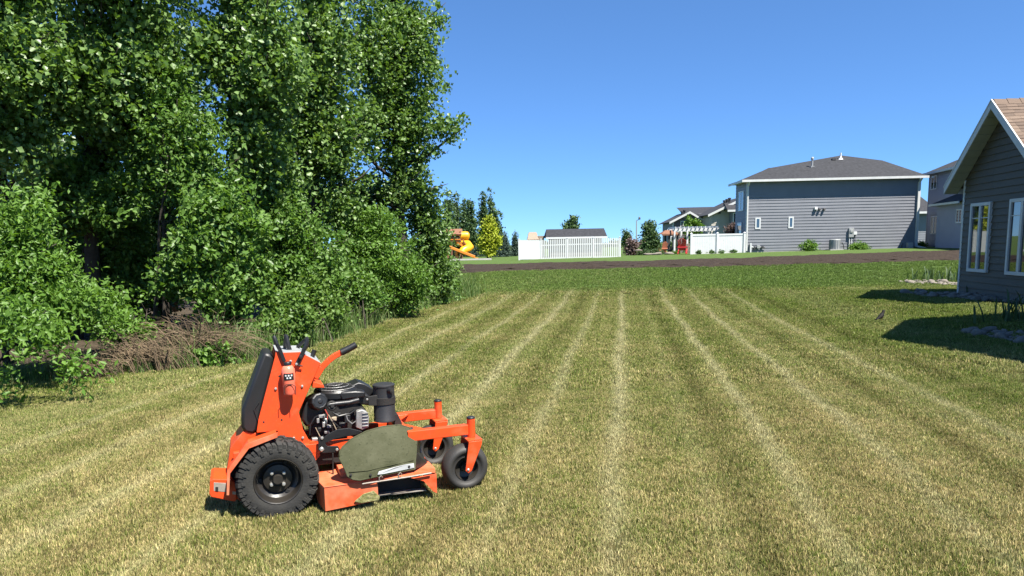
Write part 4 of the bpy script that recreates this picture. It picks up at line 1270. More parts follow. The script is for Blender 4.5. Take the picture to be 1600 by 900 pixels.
# ------------------------------------------------------------------ near house with the shaded gable
HZ = 0.36
HROT = math.atan2(HU.y, HU.x)
house = empty('house', (HC.x, HC.y, HZ), HROT, 'near house at right edge with dark lapped siding and white-edged gable', 'house')
AX, AZ, PIT = -1.978, 5.425 - HZ, 0.839       # apex along the wall, its height, roof slope
HW = 3.956
def zroof(x): return AZ - PIT * abs(x - AX)
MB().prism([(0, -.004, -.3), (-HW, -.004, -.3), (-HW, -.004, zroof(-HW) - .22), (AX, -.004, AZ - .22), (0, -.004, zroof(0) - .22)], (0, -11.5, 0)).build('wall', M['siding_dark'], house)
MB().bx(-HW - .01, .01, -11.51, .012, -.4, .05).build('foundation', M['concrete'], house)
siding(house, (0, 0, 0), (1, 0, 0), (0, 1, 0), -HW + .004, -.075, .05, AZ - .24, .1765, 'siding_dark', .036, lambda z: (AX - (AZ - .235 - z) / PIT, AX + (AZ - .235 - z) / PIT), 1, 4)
MB().bx(-.075, .022, -.10, .030, -.05, zroof(0) - .20).build('corner_board', M['trim_white'], house, bevel=.004)
for (x0, z0, w, h) in ((-1.63, 1.035 - HZ, 1.06, 1.86), (-3.68, 1.03 - HZ, 1.13, 1.87)):
    window(house, (0, 0, 0), (1, 0, 0), (0, 1, 0), x0, z0, w, h, 2, .085, .085, rail=.78, base=.005)
OV = 0.40
EX = .375
for sg in (1, -1):
    tip = AX + sg * (EX - AX)
    zt = zroof(tip)
    n = Vector((sg * PIT, 0, 1)).normalized()
    # roof deck
    a, b = Vector((AX, OV - .03, AZ - .045)), Vector((tip, OV - .03, zt - .045))
    MB().hexa([a - n * .05, b - n * .05, b - n * .05 + Vector((0, -12.4, 0)), a - n * .05 + Vector((0, -12.4, 0)), a, b, b + Vector((0, -12.4, 0)), a + Vector((0, -12.4, 0))]).build('roof_deck', M['shingle_b'], house)
    # rake fascia
    MB().prism([(AX, OV - .028, AZ), (tip, OV - .028, zt), (tip, OV - .028, zt - .235), (AX, OV - .028, AZ - .235)], (0, .028, 0)).build('rake_board', M['trim_white'], house, bevel=.004)
    MB().prism([(AX, OV + .001, AZ + .006), (tip + sg * .02, OV + .001, zt - .01), (tip + sg * .02, OV + .001, zt - .05), (AX, OV + .001, AZ - .035)], (0, .010, 0)).build('drip_edge', M['trim_white'], house)
    # eave fascia
    MB().bx(tip - .012, tip + .012, -12, OV - .03, zt - .23, zt - .01).build('eave_board', M['trim_white'], house)
    # soffit panels under the rake
    L = abs(tip - AX) / math.cos(math.atan(PIT))
    N_ = 11
    d = Vector((sg, 0, -PIT)).normalized()
    for i in range(N_):
        p = Vector((AX, 0, AZ - .235)) + d * (L * i / N_ + .006)
        q = Vector((AX, 0, AZ - .235)) + d * (L * (i + 1) / N_ - .006)
        if i == 0: p = p + d * .02
        y0, y1 = .024, OV - .030
        MB().hexa([p + Vector((0, y0, 0)), q + Vector((0, y0, 0)), q + Vector((0, y1, 0)), p + Vector((0, y1, 0)), p + Vector((0, y0, 0)) + n * .02, q + Vector((0, y0, 0)) + n * .02, q + Vector((0, y1, 0)) + n * .02, p + Vector((0, y1, 0)) + n * .02]).build('soffit_panel', M['soffit'], house)
# shingles, near slope
def shingles(root, apex, d, n, L, y_start, cols, rows, w, expo, seed):
    r = random.Random(seed)
    meshes = []
    for mt in ('shingle_a', 'shingle_b', 'shingle_c'):
        for th in (.012, .017):
            mb = MB()
            mb.hexa([Vector((0, .002, .001)), Vector((w - .004, .002, .001)), Vector((w - .004, -expo - .03, .004)), Vector((0, -expo - .03, .004)), Vector((0, .002, .004)), Vector((w - .004, .002, .004)), Vector((w - .004, -expo - .03, th)), Vector((0, -expo - .03, th))])
            meshes.append(mb.mesh('shingle', M[mt]))
    ex = Vector((0, -1, 0)); ey = -d; ez = n
    R3 = Matrix((ex, ey, ez)).transposed()
    for i in range(rows):
        off = r.uniform(0, w)
        for j in range(cols):
            o = bpy.data.objects.new('shingle', r.choice(meshes))
            COL.objects.link(o)
            o.parent = root
            p = apex + d * (i * expo + .01) + ex * (j * w - (off if j else 0) + 0.0) + n * (.002 + .0)
            o.matrix_local = Matrix.Translation(p) @ R3.to_4x4() @ Matrix.Diagonal((max(.12, 1 - off / w) if j == 0 else 1, 1, 1, 1))
sg = -1
dn = Vector((-1, 0, -PIT)).normalized()
nn_ = Vector((-PIT, 0, 1)).normalized()
shingles(house, Vector((AX, OV - .03, AZ - .045)), dn, nn_, 3, 0, 12, 20, .26, .142, 5)
rc = MB()
for i in range(40):
    y = OV - .05 - i * .3
    rc.hexa([(AX - .16, y, AZ - .155), (AX + .16, y, AZ - .155), (AX + .16, y - .295, AZ - .165), (AX - .16, y - .295, AZ - .165), (AX - .01, y, AZ + .004), (AX + .01, y, AZ + .004), (AX + .01, y - .295, AZ - .012), (AX - .01, y - .295, AZ - .012)])
rc.build('ridge_cap', M['shingle_a'], house)

# nearer wing of the same house, mostly outside the frame; it throws the second gable shadow
wing_apex = Vector((9.86, 10.73, 6.75))
wing = empty('house_wing', (wing_apex.x, wing_apex.y, 0.40), HROT, 'nearer house wing beyond the right edge that casts the larger lawn shadow', 'house')
WA, WP, WE, WO = wing_apex.z - .40, .823, 3.4, .40
wz = lambda x: WA - WP * abs(x)
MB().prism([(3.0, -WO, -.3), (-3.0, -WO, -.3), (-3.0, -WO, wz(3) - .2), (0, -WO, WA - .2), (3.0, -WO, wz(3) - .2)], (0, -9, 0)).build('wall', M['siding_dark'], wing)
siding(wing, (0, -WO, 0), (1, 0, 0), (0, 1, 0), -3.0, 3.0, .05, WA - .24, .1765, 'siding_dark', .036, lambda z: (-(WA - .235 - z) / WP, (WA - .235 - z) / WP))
window(wing, (0, -WO, 0), (1, 0, 0), (0, 1, 0), -.8, .8, 1.6, 1.7, 2, .085, .075, base=.022)
for sg in (1, -1):
    n = Vector((sg * WP, 0, 1)).normalized()
    a, b = Vector((0, 0, WA)), Vector((sg * WE, 0, wz(WE)))
    MB().hexa([a - n * .06, b - n * .06, b - n * .06 + Vector((0, -9.5, 0)), a - n * .06 + Vector((0, -9.5, 0)), a, b, b + Vector((0, -9.5, 0)), a + Vector((0, -9.5, 0))]).build('roof_deck', M['shingle_a'], wing)
    MB().prism([(0, .002, WA), (sg * WE, .002, wz(WE)), (sg * WE, .002, wz(WE) - .23), (0, .002, WA - .23)], (0, .025, 0)).build('rake_board', M['trim_white'], wing)

# ------------------------------------------------------------------ stones, irises, bird
def stone_mesh(seed):
    import bmesh
    bm = bmesh.new()
    bmesh.ops.create_icosphere(bm, subdivisions=2, radius=1)
    r = np.random.RandomState(seed)
    k = r.normal(0, 1.6, (4, 3)); ph = r.uniform(0, 6, 4)
    for v in bm.verts:
        d = 1 + sum(.13 * math.sin(k[i].dot(np.array(v.co)) * 1.2 + ph[i]) for i in range(4))
        v.co *= d
        v.co.z *= .62
    me = bpy.data.meshes.new('stone')
    bm.to_mesh(me); bm.free()
    me.materials.append(M['stone'])
    me.shade_smooth()
    return me
SM = [stone_mesh(i) for i in range(7)]
def stone_bed(label, region, n, smin, smax, seed):
    r = random.Random(seed)
    c = ground_at(*region[0])
    root = empty('stone_bed', c, 0, label, 'rocks')
    placed = []
    tries = 0
    while len(placed) < n and tries < n * 12:
        tries += 1
        i = r.randrange(len(region) - 1)
        f = r.random()
        (xa, ya), (xb, yb) = region[i], region[i + 1]
        w = 1.0
        p = ground_at(xa + (xb - xa) * f, ya + (yb - ya) * f)
        s = r.uniform(smin, smax)
        p = p + Vector((r.uniform(-.25, .25), r.uniform(-.55, .55), 0))
        p.z = zg1(p.x, p.y)
        if any((p - q).length < (s + t_) * .75 for q, t_ in placed): continue
        placed.append((p, s))
        o = bpy.data.objects.new('stone', r.choice(SM))
        COL.objects.link(o)
        o.parent = root
        o.location = p - c + Vector((0, 0, s * .22))
        o.rotation_euler = (r.uniform(-.3, .3), r.uniform(-.3, .3), r.uniform(0, 6.28))
        o.scale = (s, s * r.uniform(.7, 1), s * r.uniform(.7, 1))
stone_bed('pale landscaping stones in sun beyond the near house corner', [(1424, 443), (1450, 442), (1490, 445)], 70, .06, .17, 1)
stone_bed('shaded and sunlit landscaping stones along the near house wall', [(1440, 460), (1490, 463), (1530, 467), (1600, 472)], 130, .06, .17, 2)
stone_bed('bluish stones in the larger shadow at the right edge', [(1562, 524), (1590, 528), (1604, 533)], 50, .06, .16, 3)

def iris(px, py, n, h, seed, label, spread=.25):
    r = np.random.RandomState(seed)
    g = ground_at(px, py)
    V, Fa = [], []
    for i in range(n):
        b = np.array([r.normal(0, spread), r.normal(0, spread * .6), -.02])
        a = r.uniform(0, 6.28); ln = h * r.uniform(.5, 1.15); le = r.uniform(.15, .5 if n < 20 else .35); w = r.uniform(.014, .026)
        d = np.array([math.cos(a), math.sin(a), 0]); s = np.array([-d[1], d[0], 0]) * w
        kink = r.rand() < .2 and n < 20
        pts = [b, b + d * ln * le * .35 + [0, 0, ln * .5], b + d * ln * le * .8 + [0, 0, ln * .85], b + d * ln * (le * 1.3 if not kink else le * 2) + [0, 0, ln * (1.0 if not kink else .55)]]
        o = len(V)
        for k, p in enumerate(pts):
            ww = (1, 1, .8, .1)[k]
            V += [p - s * ww, p + s * ww]
        for k in range(3):
            Fa.append((o + 2 * k, o + 2 * k + 1, o + 2 * k + 3, o + 2 * k + 2))
    me = np_mesh('leaves', np.array(V), np.array(Fa), M['iris'], {'rnd': r.rand(len(Fa))})
    root = empty('iris_plant', g, 0, label, 'plant', 'strap-leaved plants by the house')
    link('leaf_fan', me, root)['kind'] = 'stuff'
iris(1452, 438, 34, .55, 1, 'sunlit strap-leaved plant behind the pale stones, leftmost', .45)
iris(1480, 440, 36, .6, 2, 'strap-leaved plant beside the near house corner', .4)
iris(1566, 503, 16, .62, 3, 'dark strap-leaved plant above the larger shadow', .22)
iris(1588, 500, 12, .70, 4, 'taller bent strap-leaved plant at the right edge', .22)
iris(1524, 460, 10, .55, 5, 'small shaded plant under the near house windows', .12)
iris(1598, 455, 8, .5, 6, 'pale sprig by the near house wall at the right edge', .1)

# robin on the lawn
t = NT('robin_feathers')
v = t.new('ShaderNodeSeparateXYZ')
t.l.new(t.obj(), v.inputs[0])
f = t.maprange(t.math('SUBTRACT', v.outputs[0], t.math('MULTIPLY', v.outputs[2], 1.0)), -.085, -.055)
t.set(t.mix(f, (0.010, 0.009, 0.008), (0.16, 0.040, 0.012)), 0.75, 0, 0.2)
t.bump(t.noise(120, 3, t.obj()), .3, .004)
M['robin'] = t.m
bp = ground_at(1376, 505)
bird = empty('bird', bp - Vector((0, 0, .0)), rad(28), 'small dark robin standing alone on the lawn left of the shadow', 'bird')
mb = MB()
spine = [(-.150, 0, .075, .008, .022), (-.11, 0, .085, .010, .022), (-.075, 0, .098, .020, .026), (-.04, 0, .112, .034, .036), (0, 0, .130, .043, .042), (.03, 0, .155, .040, .038), (.048, 0, .180, .027, .026), (.058, 0, .200, .025, .024), (.068, 0, .216, .026, .025), (.082, 0, .226, .022, .021), (.096, 0, .226, .009, .009), (.118, 0, .222, .002, .002)]
vs, fs = [], []
for i, (x, y, z, rz_, ry_) in enumerate(spine):
    p0, p1 = Vector(spine[max(i - 1, 0)][:3]), Vector(spine[min(i + 1, len(spine) - 1)][:3])
    d = (p1 - p0).normalized(); b = Vector((0, 1, 0)); a = b.cross(d)
    for j in range(12):
        w = 2 * math.pi * j / 12
        vs.append(Vector((x, y, z)) + b * ry_ * math.cos(w) + a * rz_ * math.sin(w))
for i in range(len(spine) - 1):
    for j in range(12):
        fs.append((i * 12 + j, i * 12 + (j + 1) % 12, (i + 1) * 12 + (j + 1) % 12, (i + 1) * 12 + j))
fs += [tuple(range(12)), tuple((len(spine) - 1) * 12 + j for j in range(12))]
mb.add(vs, fs)
for sy in (-.018, .018):
    mb.tube([(.0, sy, .10), (.004, sy, .06), (-.006, sy, .03), (.002, sy, -.004)], [.010, .004, .003, .003], 6)
    for q in (-.35, 0, .35):
        mb.tube([(.002, sy, 0), (.028, sy + .028 * q, -.002)], .002, 4)
mb.build('body', M['robin'], bird, smooth='all')
bird.scale = (1.2, 1.2, 1.2)
# ------------------------------------------------------------------ far houses
def frame_at(px, py, Y, rz):
    p = at(px, py, Y)
    return p

def local_plane(root_loc, rz):
    c, s = math.cos(rz), math.sin(rz)
    def f(px, py, y_off=0.0):
        """local (x, z) on the root's plane y = y_off seen at a pixel"""
        r = ray(px, py)
        n = Vector((-s, c, 0)); d0 = (Vector(root_loc) + n * y_off - Vector((0, 0, EYE)))
        p = Vector((0, 0, EYE)) + r * (d0.dot(n) / r.dot(n)) - Vector(root_loc)
        return p.x * c + p.y * s, p.z
    return f

# --- big grey two-storey house
g0 = at(1165, 393, 56)
g0.z -= 0.1
GR = rad(-3)
gh = empty('house', g0, GR, 'large two-storey grey house with horizontal siding and dark hip roof', 'house')
gp = local_plane(g0, GR)
GW = gp(1430.5, 389)[0]
GT = gp(1300, 280)[1]
MB().bx(0, GW, .004, 3.3, -.6, GT).build('wall', M['siding_grey'], gh)
MB().bx(3.2, GW, 3.304, 11, -.6, GT).build('wall', M['siding_grey'], gh)
MB().bx(-.01, GW + .01, -.012, 3.31, -.7, .12).build('foundation', M['concrete'], gh)
siding(gh, (0, 0, 0), (1, 0, 0), (0, -1, 0), .06, GW - .06, .12, GT, .2285, 'siding_grey', .030)
siding(gh, (0, 3.3, 0), (0, -1, 0), (-1, 0, 0), .02, 3.24, .12, GT, .2285, 'siding_grey', .030)
MB().bx(-.034, .06, -.034, .10, .0, GT).build('corner_board', M['trim_white'], gh)
MB().bx(GW - .06, GW + .034, -.034, .10, .0, GT).build('corner_board', M['trim_white'], gh)
GO = .44
# roof: front slope outline traced, mirrored to the back
def gz(px, py, off):
    return gp(px, py, off)
RP = .42
e0, e1 = Vector((-GO, -GO, GT + .05)), Vector((GW + GO, -GO, GT + .05))
def rp(px, rise):
    y = -GO + rise / RP
    x, _ = gp(px, 262, y)
    return Vector((x, y, GT + .05 + rise))
A, B, PK, C4 = rp(1201, 1.14), rp(1268, 1.06), rp(1312, 2.28), rp(1378, 1.62)
front = [e0, A, B, PK, C4, e1]
my = PK.y + .15
back = [Vector((e0.x, 3.3 + GO, e0.z)), A + Vector((.1, .25, 0)), B + Vector((0, .25, 0)), PK + Vector((0, .4, 0)), C4 + Vector((0, 4, 0)), Vector((e1.x, 11 + GO, e1.z))]
rf = MB().add(front + back, [(0, 5, 4, 3, 2, 1), (6, 7, 8, 9, 10, 11), (0, 1, 7, 6), (1, 2, 8, 7), (2, 3, 9, 8), (3, 4, 10, 9), (4, 5, 11, 10), (0, 6, 11, 5)]).build('roof', M['roof_dark'], gh)
# shingle courses on the front slope
MB().bx(-GO, GW + GO, -GO - .10, -GO - .004, GT - .10, GT + .07).build('gutter', M['trim_white'], gh)
MB().bx(-GO - .10, -GO - .004, -GO - .1, 3.3 + GO, GT - .10, GT + .07).build('gutter', M['trim_white'], gh)
MB().bx(-GO + .01, GW + GO - .01, -GO + .01, -.032, GT - .06, GT - .02).bx(-GO + .01, -.034, -.03, 3.3, GT - .06, GT - .02).build('soffit', M['trim_white'], gh)
MB().bx(.0, .10, -.12, -.035, .15, GT - .35).bar((.05, -.08, GT - .38), (.05, -GO - .03, GT - .08), .09, .08).build('downspout', M['trim_white'], gh)
MB().bx(GW - .12, GW + .06, -.16, -.035, .25, GT - .35).bar((GW - .03, -.10, GT - .38), (GW - .03, -GO - .03, GT - .08), .12, .09).bar((GW - .03, -.12, .27), (GW + .15, -1.3, .12), .12, .09).build('downspout', M['trim_white'], gh)
for (x0, y0, x1, y1) in ((1179.5, 340, 1188.5, 358), (1231.3, 338.5, 1240, 356.8)):
    (xa, za), (xb, zb) = gp(x0, y1), gp(x1, y0)
    window(gh, (0, 0, 0), (1, 0, 0), (0, -1, 0), xa, za, xb - xa, zb - za, 1, .10, .06, 'white_vinyl', base=.028)
# side windows on the left wall (local plane x = 0, running back)
for (y0, z0, w, h, mu) in ((.8, GT - 2.2, 1.6, 1.55, 2), (1.2, 1.0, 1.4, 1.4, 1)):
    window(gh, (0, 0, 0), (0, 1, 0), (-1, 0, 0), y0, z0, w, h, mu, .09, .06, 'white_vinyl', base=.028)
for (px_, py_, w, mt) in ((1274, 326, .22, 'white_vinyl'), (1280, 327, .16, 'black_pipe'), (1287, 327, .16, 'black_pipe')):
    x, z = gp(px_, py_)
    MB().box((x, -.10, z), (w, .16, w)).box((x, -.16, z - .04), (w * .8, .10, w * .5)).build('wall_vent', M[mt], gh, bevel=.02)
x, z = gp(1329, 363.5)
MB().box((x, -.10, z), (.38, .16, .72)).box((x, -.20, z + .1), (.22, .06, .22)).build('meter_box', M['grey_metal'], gh, bevel=.02)
MB().tube([(x - .1, -.09, 0), (x - .1, -.09, z - .3)], .04, 8).tube([(x + .05, -.09, 0), (x + .05, -.09, z - .3)], .03, 8).build('conduit', M['white_vinyl'], gh)
x, z = gp(1335.5, 364.5)
MB().box((x, -.09, z), (.24, .12, .24)).build('junction_box', M['white_vinyl'], gh, bevel=.02)
MB().tube([(x, -.08, z - .1), (x + .03, -.08, .3)], .02, 6).build('conduit', M['black_pipe'], gh)
x, z = gp(1173, 388)
for q in ((1172, 384, 'white_vinyl', .10, 1.0), (1184, 384, 'grey_metal', .22, .25), (1190.5, 385, 'black_pipe', .14, .18), (1178, 386, 'black_pipe', .08, .30)):
    x, z = gp(q[0], q[1])
    MB().box((x, -.14, z - q[4] * .3), (q[3], .16, q[4])).tube([(x, -.12, z), (x + .25, -.12, z - .15)], .03, 6).build('gas_fitting', M[q[2]], gh, bevel=.01)
for q in ((1418.5, 384.5, .38, .55),):
    x, z = gp(q[0], q[1])
    MB().box((x, -.25, z), (q[2], .35, q[3])).build('utility_box', M['concrete'], gh, bevel=.02)
    MB().tube([(x - .55, -.15, z - .25), (x - .5, -.15, z + .12), (x - .42, -.15, z + .2)], .03, 6).build('utility_pipe', M['black_pipe'], gh)
# roof vents
v0 = rp(1271, 1.10)
MB().tube([v0 + Vector((0, .3, -.3)), v0 + Vector((0, .3, .62))], .07, 10).lathe([(.11, .62), (.11, .75), (.06, .82), (0, .82)], v0 + Vector((0, .3, 0)), (0, 0, 1), 10).box(v0 + Vector((0, .3, .05)), (.3, .3, .1)).build('roof_vent', M['grey_metal'], gh)
y_ = 4.0
x_, z_ = gp(1313, 259, y_)
MB().tube([(x_, y_, GT + (y_ + GO) * RP - .1), (x_, y_, GT + (y_ + GO) * RP + .55)], .06, 10).lathe([(.22, -.05), (.12, .05), (.06, .25)], (x_, y_, GT + .05 + (y_ + GO) * RP), (0, 0, 1), 12).build('roof_vent', M['white_vinyl'], gh)
x_, z_ = gp(1302, 260, 3.8)
MB().box((x_, 3.8, GT + .05 + (3.8 + GO) * RP + .05), (.28, .3, .14)).build('roof_vent', M['black_pipe'], gh)

# heat pump and shrubs by the grey house
def box_unit(px, py, Y):
    p = at(px, py, Y)
    g = zg1(p.x, p.y)
    k = Y / F
    u = empty('air_conditioner', (p.x, p.y, g), GR, 'grey air conditioner unit between two shrubs by the grey house', 'air conditioner')
    MB().lathe([(.40, .05), (.40, .78), (.36, .82), (0, .82)], (0, 0, 0), (0, 0, 1), 20).build('casing', M['grey_metal'], u, smooth=True, bevel=.01)
    for i in range(14):
        a = 2 * math.pi * i / 14
        MB().box((.405 * math.cos(a), .405 * math.sin(a), .42), (.01, .09, .62), Matrix.Rotation(a, 3, 'Z')).build('grille_slat', M['siding_grey'], u)
    MB().bx(-.5, .5, -.5, .5, -.05, .05).build('base_pad', M['concrete'], u)
    MB().tube([(.4, .2, .5), (.7, .35, .55), (.9, .6, .3), (.95, .6, .0)], .03, 6).build('hose', M['black_pipe'], u)
box_unit(1304, 389, 54.9)
for i, (px, Y, ells, lab) in enumerate([
        (1265, 54.6, [E_px(1265, 383, 54.6, 14, 8, .6)], 'rounded yellow-green shrub left of the air conditioner'),
        (1340, 54.8, [E_px(1335, 384, 54.8, 9, 6, .5), E_px(1349, 384.5, 54.8, 9, 5.5, .5)], 'rounded yellow-green shrub right of the air conditioner'),
        (1440, 57.5, [E_px(1440, 383, 57.5, 5, 6, .4)], 'small shrub at the right corner of the grey house')]):
    tree('shrub', lab, 'shrub', base_px(px, Y), ells, 160, 22, .11, M['leaf_ash'], .03, 201 + i, 8, .13, .5, 'shrubs by the grey house', multi=3)

# --- blue-grey house at right
c3 = at(1446, 386, 58)
bh = empty('house', (c3.x, c3.y, .75), HROT, 'blue-grey two-storey house in shade behind the near gable', 'house')
BT = at(1446, 272, 58).z - .75
BL = 15.0
MB().bx(-BL, 0, -11, -.004, -.4, BT).build('wall', M['siding_blue'], bh)
siding(bh, (0, 0, 0), (1, 0, 0), (0, 1, 0), -BL, -.06, .2, BT, .2, 'siding_blue', .026)
siding(bh, (0, -.02, 0), (0, -1, 0), (1, 0, 0), .0, 10.9, .2, BT, .2, 'siding_blue', .026)
MB().bx(-.07, .032, -.09, .032, 0, BT).build('corner_board', M['siding_blue'], bh)
MB().bx(-BL - .01, .01, -11.01, .012, -.5, .2).build('foundation', M['concrete'], bh)
o = .42
z0 = BT + .02
MB().add([(o, o, z0), (-BL - o, o, z0), (-BL - o, -11 - o, z0), (o, -11 - o, z0), (-5.5, -5.5, z0 + 2.9), (-BL + 5.5, -5.5, z0 + 2.9)], [(0, 1, 5, 4), (1, 2, 5), (2, 3, 4, 5), (3, 0, 4), (0, 3, 2, 1)]).build('roof', M['roof_dark'], bh)
MB().bx(-BL - o, o + .08, o + .002, o + .09, z0 - .13, z0 + .04).bx(o + .002, o + .09, -11 - o, o, z0 - .13, z0 + .04).build('gutter', M['trim_white'], bh)
def bplane(px, py, off=0.0):
    r = ray(px, py)
    n = Vector((math.cos(HROT + math.pi / 2), math.sin(HROT + math.pi / 2), 0)); ux = Vector((math.cos(HROT), math.sin(HROT), 0))
    base = Vector((c3.x, c3.y, .75)) + n * off
    p = Vector((0, 0, EYE)) + r * ((base - Vector((0, 0, EYE))).dot(n) / r.dot(n)) - Vector((c3.x, c3.y, .75))
    return p.dot(ux), p.z
def bwin(x0, y0, x1, y1, off=0.0, mu=2, rail=None):
    (xa, za), (xb, zb) = bplane(x0, y1, off), bplane(x1, y0, off)
    xl, xr = min(xa, xb), max(xa, xb)
    window(bh, (0, off, 0), (1, 0, 0), (0, 1, 0), xl, za, xr - xl, abs(zb - za), mu, .08, .06, 'white_vinyl', rail=rail, base=.026)
bwin(1455, 273, 1465.5, 297)
bwin(1454, 337, 1466, 366)
bwin(1480, 338, 1486.5, 376, mu=1)
(xa, za), (xb, zb) = bplane(1453, 337), bplane(1467.5, 330)
MB().bx(xb, xa, .027, .06, za + .04, zb).build('window_header', M['siding_blue'], bh)
xb0, _ = bplane(1488, 350)
bz = bplane(1490, 319)[1]
MB().bx(xb0 - 4.0, xb0, .03, 1.1, -.3, bz).build('bay_wall', M['siding_blue'], bh)
siding(bh, (0, 1.1, 0), (1, 0, 0), (0, 1, 0), xb0 - 4.0, xb0 - .02, .2, bz, .2, 'siding_blue', .026)
siding(bh, (xb0, .03, 0), (0, 1, 0), (1, 0, 0), .0, 1.07, .2, bz, .2, 'siding_blue', .026)
MB().add([(xb0 + .35, .03, bz + .02), (xb0 + .35, 1.5, bz + .02), (xb0 - 4.3, 1.5, bz + .02), (xb0 - 4.3, .03, bz + .02), (xb0 - .7, .03, bz + .75), (xb0 - 4.3, .03, bz + .75)], [(0, 1, 4), (1, 2, 5, 4), (2, 3, 5), (0, 4, 5, 3), (0, 3, 2, 1)]).build('bay_roof', M['roof_dark'], bh)
MB().bx(xb0 - 4.3, xb0 + .38, 1.5, 1.58, bz - .12, bz + .03).bx(xb0 + .352, xb0 + .43, .03, 1.58, bz - .12, bz + .03).build('bay_gutter', M['trim_white'], bh)
bwin(1494, 326, 1504.5, 349, 1.13)
xd, zd = bplane(1472, 381)
MB().tube([(xd + 2.6, .10, zd - .5), (xd, .10, zd), (xd - .02, .10, zd + .15)], .03, 6).build('drain_hose', M['black_pipe'], bh)

# --- sliver of a house between the grey and blue ones
s0 = at(1424, 388, 84)
sh = empty('house', (s0.x, s0.y, .7), rad(-4), 'sliver of a grey house seen between the grey and blue houses', 'house')
sp = local_plane((s0.x, s0.y, .7), rad(-4))
wx = sp(1452, 380)[0]
wt = sp(1440, 331)[1]
MB().bx(0, wx, .004, 8, -.5, wt).build('wall', M['siding_grey'], sh)
siding(sh, (0, 0, 0), (1, 0, 0), (0, -1, 0), 0, wx, .1, wt, .25, 'siding_grey', .03)
MB().add([(-.6, -.7, wt), (wx + .6, -.7, wt), (wx + .6, 8.5, wt), (-.6, 8.5, wt), (-.6, 4, wt + 2.0), (wx + .6, 4, wt + 2.0)], [(0, 1, 5, 4), (2, 3, 4, 5), (0, 4, 3), (1, 2, 5), (3, 2, 1, 0)]).build('roof', M['roof_dark'], sh)
MB().bx(-.6, wx + .6, -.80, -.705, wt - .22, wt + .02).build('gutter', M['trim_white'], sh)

# --- tan house behind the privacy fence
def gable_house(name_label, apx, eaves_px, Y, rz, depth, mat, eave_py, apex_py, base_py=395, expo=.25, trim='trim_white', ov=.5):
    (xl, xr) = eaves_px
    p = at((xl + xr) / 2, base_py, Y)
    root = empty('house', (p.x, p.y, .7), rz, name_label, 'house')
    lp = local_plane((p.x, p.y, .7), rz)
    x0, ze = lp(xl, eave_py); x1, _ = lp(xr, eave_py)
    xa, za = lp(apx, apex_py)
    w0, w1 = x0 + ov, x1 - ov
    sl, sr = (za - ze) / (xa - x0), (za - ze) / (x1 - xa)
    zr = lambda x: za - (sl * (xa - x) if x < xa else sr * (x - xa))
    MB().prism([(w0, .004, -.5), (w1, .004, -.5), (w1, .004, zr(w1) - .12), (xa, .004, za - .12), (w0, .004, zr(w0) - .12)], (0, depth, 0)).build('wall', M[mat], root)
    siding(root, (0, 0, 0), (1, 0, 0), (0, -1, 0), w0, w1, .1, za - .15, expo, mat, .03, lambda z: (xa - (za - .14 - z) / sl, xa + (za - .14 - z) / sr))
    for (xx, zz) in ((x0, ze), (x1, zr(x1))):
        a, b = Vector((xa, -ov, za)), Vector((xx, -ov, zz))
        d = Vector((0, depth + 2 * ov, 0)); t_ = Vector((0, 0, -.09))
        MB().hexa([a + t_, b + t_, b + t_ + d, a + t_ + d, a, b, b + d, a + d]).build('roof_slope', M['roof_dark'], root)
        MB().prism([a + Vector((0, -.002, .01)), b + Vector((0, -.002, .01)), b + Vector((0, -.002, -.26)), a + Vector((0, -.002, -.26))], (0, -.05, 0)).build('rake_board', M[trim], root)
    return root, lp, zr
th_, tlp, tzr = gable_house('tan house with white rake behind the privacy fence and grey house', 1168, (1105, 1231), 84, rad(-4), 10, 'siding_tan', 335.5, 305)
for px_ in (1136.5, 1140.5, 1144.5):
    x, z = tlp(px_, 316)
    MB().tube([(x, 1.5, tzr(x) - .2), (x, 1.5, tzr(x) + .5)], .13, 8).lathe([(.2, .45), (.2, .62), (0, .66)], (x, 1.5, tzr(x)), (0, 0, 1), 8).build('roof_vent', M['black_pipe'], th_)
x, z = tlp(1124, 332.5)
MB().box((x, -.1, z), (.22, .2, .22)).build('wall_vent', M['black_pipe'], th_)
(xa, zb), (xb, _) = tlp(1139, 345), tlp(1158, 345)
zt_ = tlp(1145, 329)[1]
MB().bx(xa, xb, -1.2, -.03, -.5, zt_).build('bay_wall', M['siding_grey'], th_)
MB().add([(xa - .6, -1.8, zt_), (xb + .6, -1.8, zt_), (xb + .6, -.03, zt_ + .9), (xa - .6, -.03, zt_ + .9), (xa - .6, -.03, zt_)], [(0, 1, 2, 3), (0, 3, 4)]).build('bay_roof', M['roof_dark'], th_)
MB().bx(xa - .6, xb + .6, -1.9, -1.8, zt_ - .2, zt_ + .02).build('bay_gutter', M['trim_white'], th_)
window(th_, (0, -1.2, 0), (1, 0, 0), (0, -1, 0), xa + .15, zt_ - 2.0, xb - xa - .3, 1.7, 3, .1, .06, 'white_vinyl')
br_, blp, bzr = gable_house('dark brown gabled house farthest left of the houses', 1077, (1045, 1103), 90, rad(-4), 9, 'siding_brown', 347, 330.5)
for px_ in (1068, 1072):
    x, z = blp(px_, 335)
    MB().tube([(x, 1.2, bzr(x) - .2), (x, 1.2, bzr(x) + .35)], .13, 8).lathe([(.2, .3), (.2, .45), (0, .5)], (x, 1.2, bzr(x)), (0, 0, 1), 8).build('roof_vent', M['black_pipe'], br_)
for (a, b, c, d) in ((1063, 345, 1068, 356), (1047.5, 369, 1052, 378)):
    (xa, za), (xb, zb) = blp(a, d), blp(b, c) if False else blp(c, b)
    window(br_, (0, 0, 0), (1, 0, 0), (0, -1, 0), xa, za, xb - xa, zb - za, 1, .1, .08, 'white_vinyl', base=.03)
